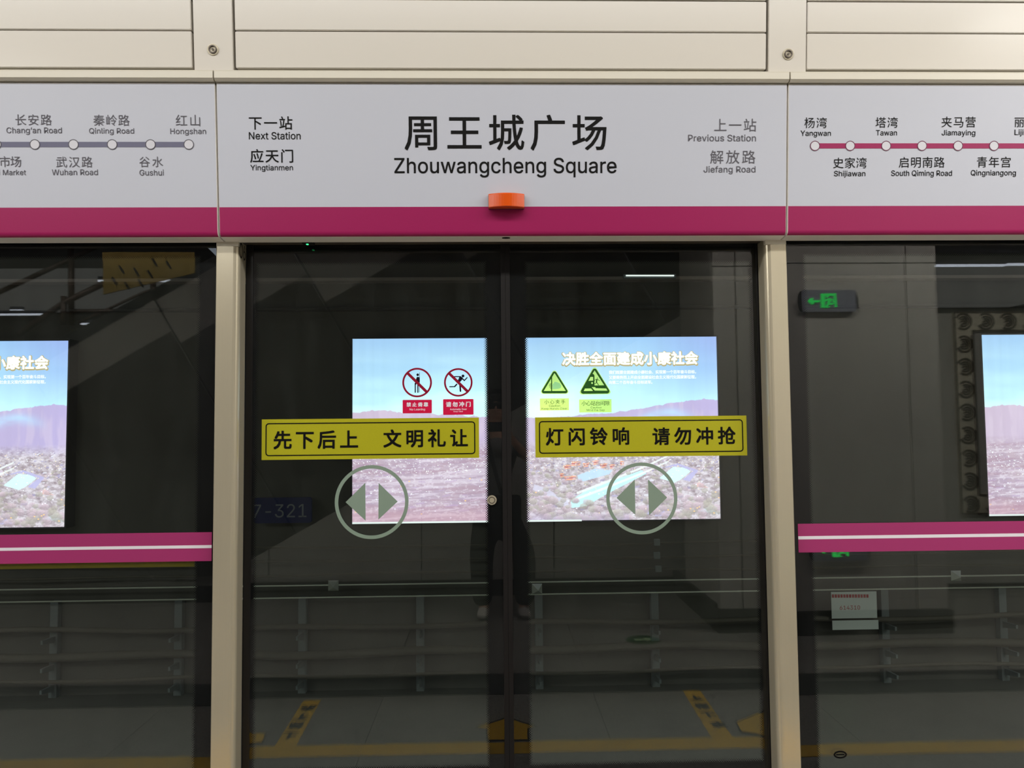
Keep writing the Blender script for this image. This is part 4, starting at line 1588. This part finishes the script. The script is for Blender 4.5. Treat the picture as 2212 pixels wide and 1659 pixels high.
obj('side_panel', MB().bbox(cxa, cxa+.02, CY-cdep, CY-.034, .17, 3.74, .002), M['column'], colm)
obj('side_panel', MB().bbox(cxb-.02, cxb, CY-cdep, CY-.034, .17, 3.74, .002), M['column'], colm)
obj('skirting', MB().bbox(cxa-.02, cxb+.02, CY-cdep-.1, CY+.02, 0, .17, .004), M['baseboard'], colm)
# low wall joining column and stair foot
struct(obj('baseboard_back', MB().box(cxa-.02, cxa+.02, WY-.1, CY-.05, 0, .2), M['baseboard']))

# exit lamps on the column
M['exit_green'] = emis('exit_green', (50, 235, 100), 4.0)
M['exit_body'] = mat('grey_exit_lamp_body', (150, 152, 165), .4)


def exit_lamp(cx, cy, label):
    u, v = K.px(cx, cy)
    t = thing('exit_lamp', label, 'exit sign', K.pt(u, v-.08, .02), 'green exit lamps on the column')
    k = .00331
    w, h = 62*k, 24.5*k
    flip = lambda pts: [(u-(x-cx)*k, v-(y-cy)*k) for x, y in pts]
    obj('body', flat(K, [rrect(u-w, v-h, u+w, v+h, .02)], .0, .035), M['exit_body'], t)
    for s_ in (-1, 1):
        mb = MB()
        flat(K, [[(u+s_*w*1.0, v-h*.9), (u+s_*w*1.06, v-h*.6), (u+s_*w*1.09, v), (u+s_*w*1.06, v+h*.6), (u+s_*w*1.0, v+h*.9), (u+s_*w*.9, v+h), (u+s_*w*.9, v-h)]], .0, .030, mb)
        obj('end_cap', mb, M['black_rubber'], t)
    ox, oy = 1700-1787+cx, 600-651+cy
    a = lambda x, y: (u-((ox+x/11.06)-cx)*k, v-((oy+y/11.06)-cy)*k)
    mb = MB()
    flat(K, [[a(430, 570), a(500, 495), a(590, 500), a(545, 545), a(735, 550), a(735, 595), a(545, 610), a(600, 640), a(540, 655)]], .036, .040, mb)
    # door frame
    flat(K, [[a(765, 385), a(1140, 380), a(1160, 720), a(1105, 725), a(1090, 440), a(860, 440), a(860, 730), a(765, 740)]], .036, .040, mb)
    flat(K, [circ(a(925, 462), 30/11.06*k, 12)], .036, .040, mb)
    for p, q_, w_ in (((860, 560), (960, 520), 40), ((960, 520), (1050, 540), 36), ((980, 530), (950, 640), 70), ((950, 640), (900, 700), 42), ((960, 640), (1060, 640), 36), ((1060, 560), (1075, 600), 26), ((820, 725), (970, 720), 26)):
        flat(K, [capsule(a(*p), a(*q_), w_/11.06*k)], .036, .040, mb)
    obj('running_figure_and_arrow', mb, M['exit_green'], t, label='glowing green arrow and running figure')


exit_lamp(1787, 651, 'upper grey exit lamp with glowing green arrow mirrored in the right pane')
exit_lamp(1812, 1186, 'lower grey exit lamp mirrored just under the magenta stripe of the right pane')

# wall to the right of the column with the carved frame
R0 = mir(2040, 1300, Y=WY, yg=-.05)
struct(obj('wall_back', MB().box(cxb+.1, 9, WY-.25, WY-.05, 0, 2.55), M['wall_hall']), 'light wall right of the column')
struct(obj('baseboard_right', MB().box(cxb+.1, 9, WY-.06, WY-.02, 0, mir(2100, 1262, Y=WY, yg=-.05).z), M['baseboard']))
G = Pl((0, WY-.05, 0), (-1, 0, 0), (0, 0, 1), yg=-.05)
fa, fb_ = G.px(2057, 674), G.px(2075, 1111)
ia, ib = G.px(2101, 712), G.px(2115, 1072)
FU = (fa[0]+fb_[0])/2
fw = abs(((ia[0]+ib[0])/2)-FU)
FV1, FV0 = fa[1], fb_[1]
fwid = 3.3
fr_ = thing('carved_frame', 'large carved bronze frame of scrolls mirrored at the right edge', 'frame', G.pt(FU-fwid/2, FV0))
obj('border', flat(G, [rect(FU-fwid, FV0, FU, FV1), rect(FU-fwid+fw, FV0+fw, FU-fw, FV1-fw)], 0, .02), M['bronze'], fr_)
mb = MB()
for (a, b, c, d) in ((0, 0, .012, 0), (fw-.012, fw-.012, fw, 0)):
    pass
for off in (0, fw-.012):
    flat(G, [rect(FU-fwid+off, FV0+off, FU-off, FV1-off), rect(FU-fwid+off+.012, FV0+off+.012, FU-off-.012, FV1-off-.012)], .02, .03, mb)
obj('edge_bead', mb, M['bronze_dark'], fr_)


def scroll(cu, cv, r, flip, mb):
    for sc in (1., .62, .34):
        pts = []
        for i in range(15):
            an = (i/14)*PI*1.55+(.5 if flip else PI+.5)
            rr = r*sc
            pts.append(G.pt(cu+rr*math.cos(an)*(1 if flip else -1), cv+rr*math.sin(an), .024))
        mb.tube(pts, .010*(.6+.4*sc), 6)
    mb.tube([G.pt(cu-r*.3, cv-r*.2, .026), G.pt(cu+r*.1, cv+r*.1, .03), G.pt(cu+r*.4, cv-r*.1, .026)], .008, 6)


n = 8
hh = (FV1-FV0-fw)/(n)
for i in range(n+1):
    mb = MB()
    scroll(FU-fw/2, FV0+fw/2+hh*i, fw*.40, i % 2 == 0, mb)
    obj('scroll_ornament', mb, M['bronze_dark'], fr_)
for i in range(1, 8):
    for vv_ in (FV1-fw/2, FV0+fw/2):
        mb = MB()
        scroll(FU-fw/2-hh*i, vv_, fw*.40, i % 2 == 0, mb)
        obj('scroll_ornament', mb, M['bronze_dark'], fr_)

# hall fittings left: rails, yellow hanging banner, lamps of the hall
HY = -6.0
hl = lambda x, y, Y=HY: mir(x, y, Y=Y, yg=-.05)
rail = thing('stair_railing', 'brown metal stair railing mirrored in the upper left of the left pane', 'railing', hl(150, 702))
for q, r in (([(-40, 648), (149, 561), (230, 522)], .05), ([(38, 723), (138, 653), (223, 612)], .06), ([(170, 697), (240, 664), (308, 632), (340, 622), (385, 617)], .03), ([(160, 672), (293, 672)], .045)):
    obj('rail', MB().tube([hl(x, y) for x, y in q], r*.6, 8), M['rail_brown'], rail, smooth=True)
for x, y0, y1, r in ((153, 515, 702, .05), (330, 608, 660, .05), (137, 640, 702, .05)):
    obj('rail_post', MB().tube([hl(x, y0), hl(x, y1)], r*.7, 8), M['rail_brown'], rail, smooth=True)
B = Pl((0, -5.2, 0), (-1, 0, 0), (0, 0, 1), yg=-.05)
bn = thing('hanging_banner', 'yellow hanging banner with black strokes mirrored in the left pane', 'banner', B.pt(*B.px(320, 636)))
obj('cloth', flat(B, [[B.px(*p) for p in ((222, 545), (420, 545), (420, 590), (223, 636))]], -.01, .01), mat('yellow_banner', (118, 94, 16), .7), bn)
mb = MB()
for x, y in ((243, 600), (258, 575), (290, 580), (320, 585), (330, 560), (300, 605), (360, 565), (270, 610)):
    a, b = B.px(x, y), B.px(x+9, y+14)
    flat(B, [capsule(a, b, .02)], .011, .013, mb)
obj('black_strokes', mb, M['ink'], bn)
M['lamp_glow'] = emis('hall_lamp_glow', (235, 240, 255), 4.5)
for i, (xa, ya, xb, yb2, Y, lb) in enumerate([(210, 606, 395, 608, -7.5, 'long lit ceiling lamp mirrored across the yellow banner'), (172, 699, 255, 701, -9.0, 'lit ceiling lamp mirrored above the dark stair edge'),
                                              (-30, 679, 96, 681, -9.0, 'lit ceiling lamp mirrored at the left edge above the advert'), (20, 670, 46, 672, -9.4, 'very short lit lamp mirrored near the left edge'),
                                              (2024, 572.5, 2175, 571, -7.0, 'long lit ceiling lamp mirrored above the carved frame'), (2178, 570, 2300, 569, -7.0, 'lit ceiling lamp mirrored at the right edge')]):
    a, b = mir(xa, ya, Y=Y, yg=-.05), mir(xb, yb2, Y=Y, yg=-.05)
    t = thing('ceiling_lamp', lb, 'ceiling lamp', (a+b)/2, 'strip lamps of the hall ceiling')
    obj('diffuser', MB().bbox(a.x, b.x, Y-.06, Y+.0, a.z-.012, a.z+.012, .004), M['lamp_glow'], t)
    obj('housing', MB().bbox(a.x, b.x, Y-.08, Y-.0, a.z+.013, a.z+.06, .004), M['exit_body'], t)
# hanging direction sign partly hidden by the left post
B2 = Pl((0, -2.6, 0), (-1, 0, 0), (0, 0, 1), yg=-.05)
ds = thing('direction_sign', 'white direction sign corner mirrored beside the top of the left post', 'sign', B2.pt(*B2.px(460, 550)))
obj('face', flat(B2, [[B2.px(*p) for p in ((442, 528), (500, 526), (500, 590), (464, 549))]], 0, .02), emis('sign_face', (225, 235, 250), 3.2), ds)
obj('arrow', flat(B2, [[B2.px(*p) for p in ((452, 532), (463, 529.5), (475, 534), (463, 535))]], .021, .024), M['ink'], ds)


# ================================================================== the photographer, mirrored in the door glass
def skin(name, pts, edges, radii, m, parent=None, root=0, sub=2, label=None, extra=None, flatk=None):
    me = bpy.data.meshes.new(name)
    me.from_pydata([Vector(p) for p in pts], edges, [])
    o = bpy.data.objects.new(name, me)
    COL.objects.link(o)
    o.modifiers.new('skin', 'SKIN')
    for i, v in enumerate(me.skin_vertices[0].data):
        r = radii[i]
        v.radius = r if isinstance(r, tuple) else (r, r)
        v.use_root = (i == root)
    ss = o.modifiers.new('smooth', 'SUBSURF')
    ss.levels = ss.render_levels = sub
    bpy.context.view_layer.update()
    dg = bpy.context.evaluated_depsgraph_get()
    me2 = bpy.data.meshes.new_from_object(o.evaluated_get(dg))
    mb = MB()
    mb.add([v.co.copy() for v in me2.vertices], [tuple(p.vertices) for p in me2.polygons])
    bpy.data.objects.remove(o)
    bpy.data.meshes.remove(me)
    bpy.data.meshes.remove(me2)
    if extra:
        mb.add(extra.v, extra.f)
    return obj(name, mb, m, parent, smooth=True, label=label)


PY = -3.30
pp = lambda x, y, Y=PY: mir(x, y, Y=Y)
M['skin'] = mat('skin', (196, 148, 122), .55, 0, .04, 10.)
M['shirt'] = mat('grey_cotton_shirt', (120, 118, 118), .85, 0, .10, 14.)
M['trouser'] = mat('black_trousers', (18, 18, 20), .85, 0, .15, 20.)
M['hair'] = mat('black_hair', (14, 12, 12), .6)
M['shoe'] = mat('white_trainer', (205, 198, 192), .6)
M['bag'] = mat('black_bag_nylon', (14, 14, 15), .7)
M['phone'] = mat('dark_phone_body', (24, 26, 30), .2, coat=.6)
f1 = mir(1046, 1322, z=0); f2 = mir(1131, 1330, z=0)
hip = pp(1074, 1118)
per = thing('person', 'person in grey shirt and wide black trousers photographing the doors, mirrored at the door gap', 'person', ((f1.x+f2.x)/2, PY, 0))
head = pp(1071, 884, PY)
chest = pp(1076, 985); neck = pp(1073, 935)
waist = pp(1076, 1060)
shL, shR = pp(1038, 958), pp(1114, 958)
elL, elR = pp(1016, 1012, -3.20), pp(1142, 992, -3.18)
PHX = .022
hdL, hdR = Vector((PHX-.088, -3.06, 1.515)), Vector((PHX+.088, -3.06, 1.515))
wrL, wrR = hdL+Vector((-.03, -.035, -.07)), hdR+Vector((.03, -.035, -.07))
V_ = [hip, waist, chest, neck, head+Vector((0, .01, -.075)), head, head+Vector((0, -.01, .07)),
      shL, elL, wrL, hdL, shR, elR, wrR, hdR,
      hip+Vector((-.09, 0, -.03)), Vector((f1.x+.01, PY, .50)), Vector((f1.x, PY-.02, .08)), Vector((f1.x-.01, PY+.13, .035)),
      hip+Vector((.09, 0, -.03)), Vector((f2.x-.01, PY, .50)), Vector((f2.x, PY-.02, .08)), Vector((f2.x+.01, PY+.13, .035))]
E_ = [(0, 1), (1, 2), (2, 3), (3, 4), (4, 5), (5, 6), (2, 7), (7, 8), (8, 9), (9, 10), (2, 11), (11, 12), (12, 13), (13, 14),
      (0, 15), (15, 16), (16, 17), (17, 18), (0, 19), (19, 20), (20, 21), (21, 22)]
R_ = [(.14, .10), (.13, .09), (.15, .10), .055, (.062, .075), (.078, .098), (.060, .075),
      .055, .042, .029, (.040, .018), .055, .042, .029, (.040, .018), .085, .058, .045, .035, .085, .058, .045, .035]
ex = MB()
# nose, ears, brow
fx_ = head+Vector((0, .092, -.012))
ex.tube([fx_+Vector((0, -.012, .035)), fx_+Vector((0, .010, .0)), fx_+Vector((0, .012, -.012)), fx_+Vector((0, -.010, -.022))], .010, 8, rs=[.006, .011, .013, .006])
ex.tube([fx_+Vector((-.022, -.016, -.045)), fx_+Vector((0, -.006, -.047)), fx_+Vector((.022, -.016, -.045))], .005, 6)
for sg in (-1, 1):
    e0 = head+Vector((sg*.078, -.005, -.01))
    ex.tube([e0+Vector((0, 0, .028)), e0+Vector((sg*.014, -.006, .014)), e0+Vector((sg*.012, -.004, -.012)), e0+Vector((0, .004, -.028))], .008, 6)
# fingers around the phone edges: four on the track side, thumb behind, each its own bent chain
for sg, hd in ((-1, hdL), (1, hdR)):
    for k in range(4):
        z = .038-.022*k
        ln = (1.0, 1.1, 1.02, .82)[k]
        b0 = hd+Vector((sg*.010, -.006, z*.75))
        ex.tube([b0, b0+Vector((sg*.020*ln, .022, z*.12)), b0+Vector((sg*.008, .044*ln, z*.12)), b0+Vector((-sg*.022*ln, .048, z*.10))], .008, 7, rs=[.0095, .0088, .008, .0062])
    b0 = hd+Vector((-sg*.006, -.014, -.020))
    ex.tube([b0, b0+Vector((-sg*.022, -.012, .012)), b0+Vector((-sg*.040, -.004, .026))], .01, 7, rs=[.012, .010, .008])
body = skin('body', V_, E_, R_, M['skin'], per, 0, 2, extra=ex)
# shirt: the torso and upper-arm skin, offset outwards by the thickness of loose cotton
bme = body.data
ntorso = len(bme.vertices)-len(ex.v)
o0 = ORG[per.name]


def seg_d(p, a, b):
    t = max(0, min(1, (p-a).dot(b-a)/(b-a).length_squared))
    return (p-(a+(b-a)*t)).length, t


keep = {}
for v in list(bme.vertices)[:ntorso]:
    p = v.co+o0
    cand = []
    for a, b in E_:
        d_, t_ = seg_d(p, V_[a], V_[b])
        ra, rb = [r if isinstance(r, float) else max(r) for r in (R_[a], R_[b])]
        cand.append((d_/(ra*(1-t_)+rb*t_), t_, (a, b)))
    _, t_, e_ = min(cand)
    if e_ in ((0, 1), (1, 2), (2, 7), (2, 11), (0, 15), (0, 19)) or (e_ == (2, 3) and t_ < .75) or (e_ in ((7, 8), (11, 12)) and t_ < .62):
        keep[v.index] = p+v.normal*.013
idx = {k: i for i, k in enumerate(keep)}
sm = MB()
sm.add(list(keep.values()), [tuple(idx[i] for i in f.vertices) for f in bme.polygons if all(i in idx for i in f.vertices)])
obj('shirt', sm, M['shirt'], per, smooth=True)
skin('trousers', [hip+Vector((0, 0, .13)), hip, V_[15]+Vector((-.01, 0, -.05)), V_[16]+Vector((-.03, 0, 0)), Vector((f1.x-.01, PY-.01, .075)), V_[19]+Vector((.01, 0, -.05)), V_[20]+Vector((.02, 0, 0)), Vector((f2.x+.01, PY-.01, .075))],
     [(0, 1), (1, 2), (2, 3), (3, 4), (1, 5), (5, 6), (6, 7)], [(.17, .13), (.18, .14), .125, .105, .085, .125, .105, .085], M['trouser'], per, 0, 2)
skin('hair', [head+Vector((0, -.045, -.03)), head+Vector((0, -.035, .04)), head+Vector((0, .0, .085))], [(0, 1), (1, 2)], [(.085, .075), (.092, .092), (.075, .095)], M['hair'], per, 1, 2)
for f_, sg in ((f1, -1), (f2, 1)):
    skin('shoe', [Vector((f_.x, PY-.07, .05)), Vector((f_.x, PY+.03, .052)), Vector((f_.x+sg*.02, PY+.16, .036))], [(0, 1), (1, 2)], [(.045, .046), (.048, .050), (.044, .030)], M['shoe'], per, 1, 2)
obj('bag_strap', MB().tube([shL+Vector((.05, .10, .06)), chest+Vector((-.06, .135, .02)), waist+Vector((.02, .125, .0)), waist+Vector((.08, .11, -.06))], .018, 8), M['bag'], per, smooth=True)
wb = waist+Vector((.03, .14, -.10))
obj('shoulder_bag', MB().bbox(wb.x-.13, wb.x+.15, wb.y-.02, wb.y+.06, wb.z-.17, wb.z+.08, .03, 3), M['bag'], per, smooth=True)
# the phone itself, just behind the taking camera
ph = thing('phone', 'dark phone held level in both hands by the mirrored photographer', 'phone', (PHX, -3.03, 1.49))
obj('phone_body', MB().bbox(PHX-.082, PHX+.082, -3.036, -3.028, 1.492, 1.568, .003, 3), M['phone'], ph)
cm = Pl((0, -3.028, 0), (-1, 0, 0), (0, 0, 1))
obj('lens_ring', flat(cm, [circ((-PHX+.055, 1.53), .016, 24), circ((-PHX+.055, 1.53), .010, 24)], 0, .0025), M['steel_dark'], ph)
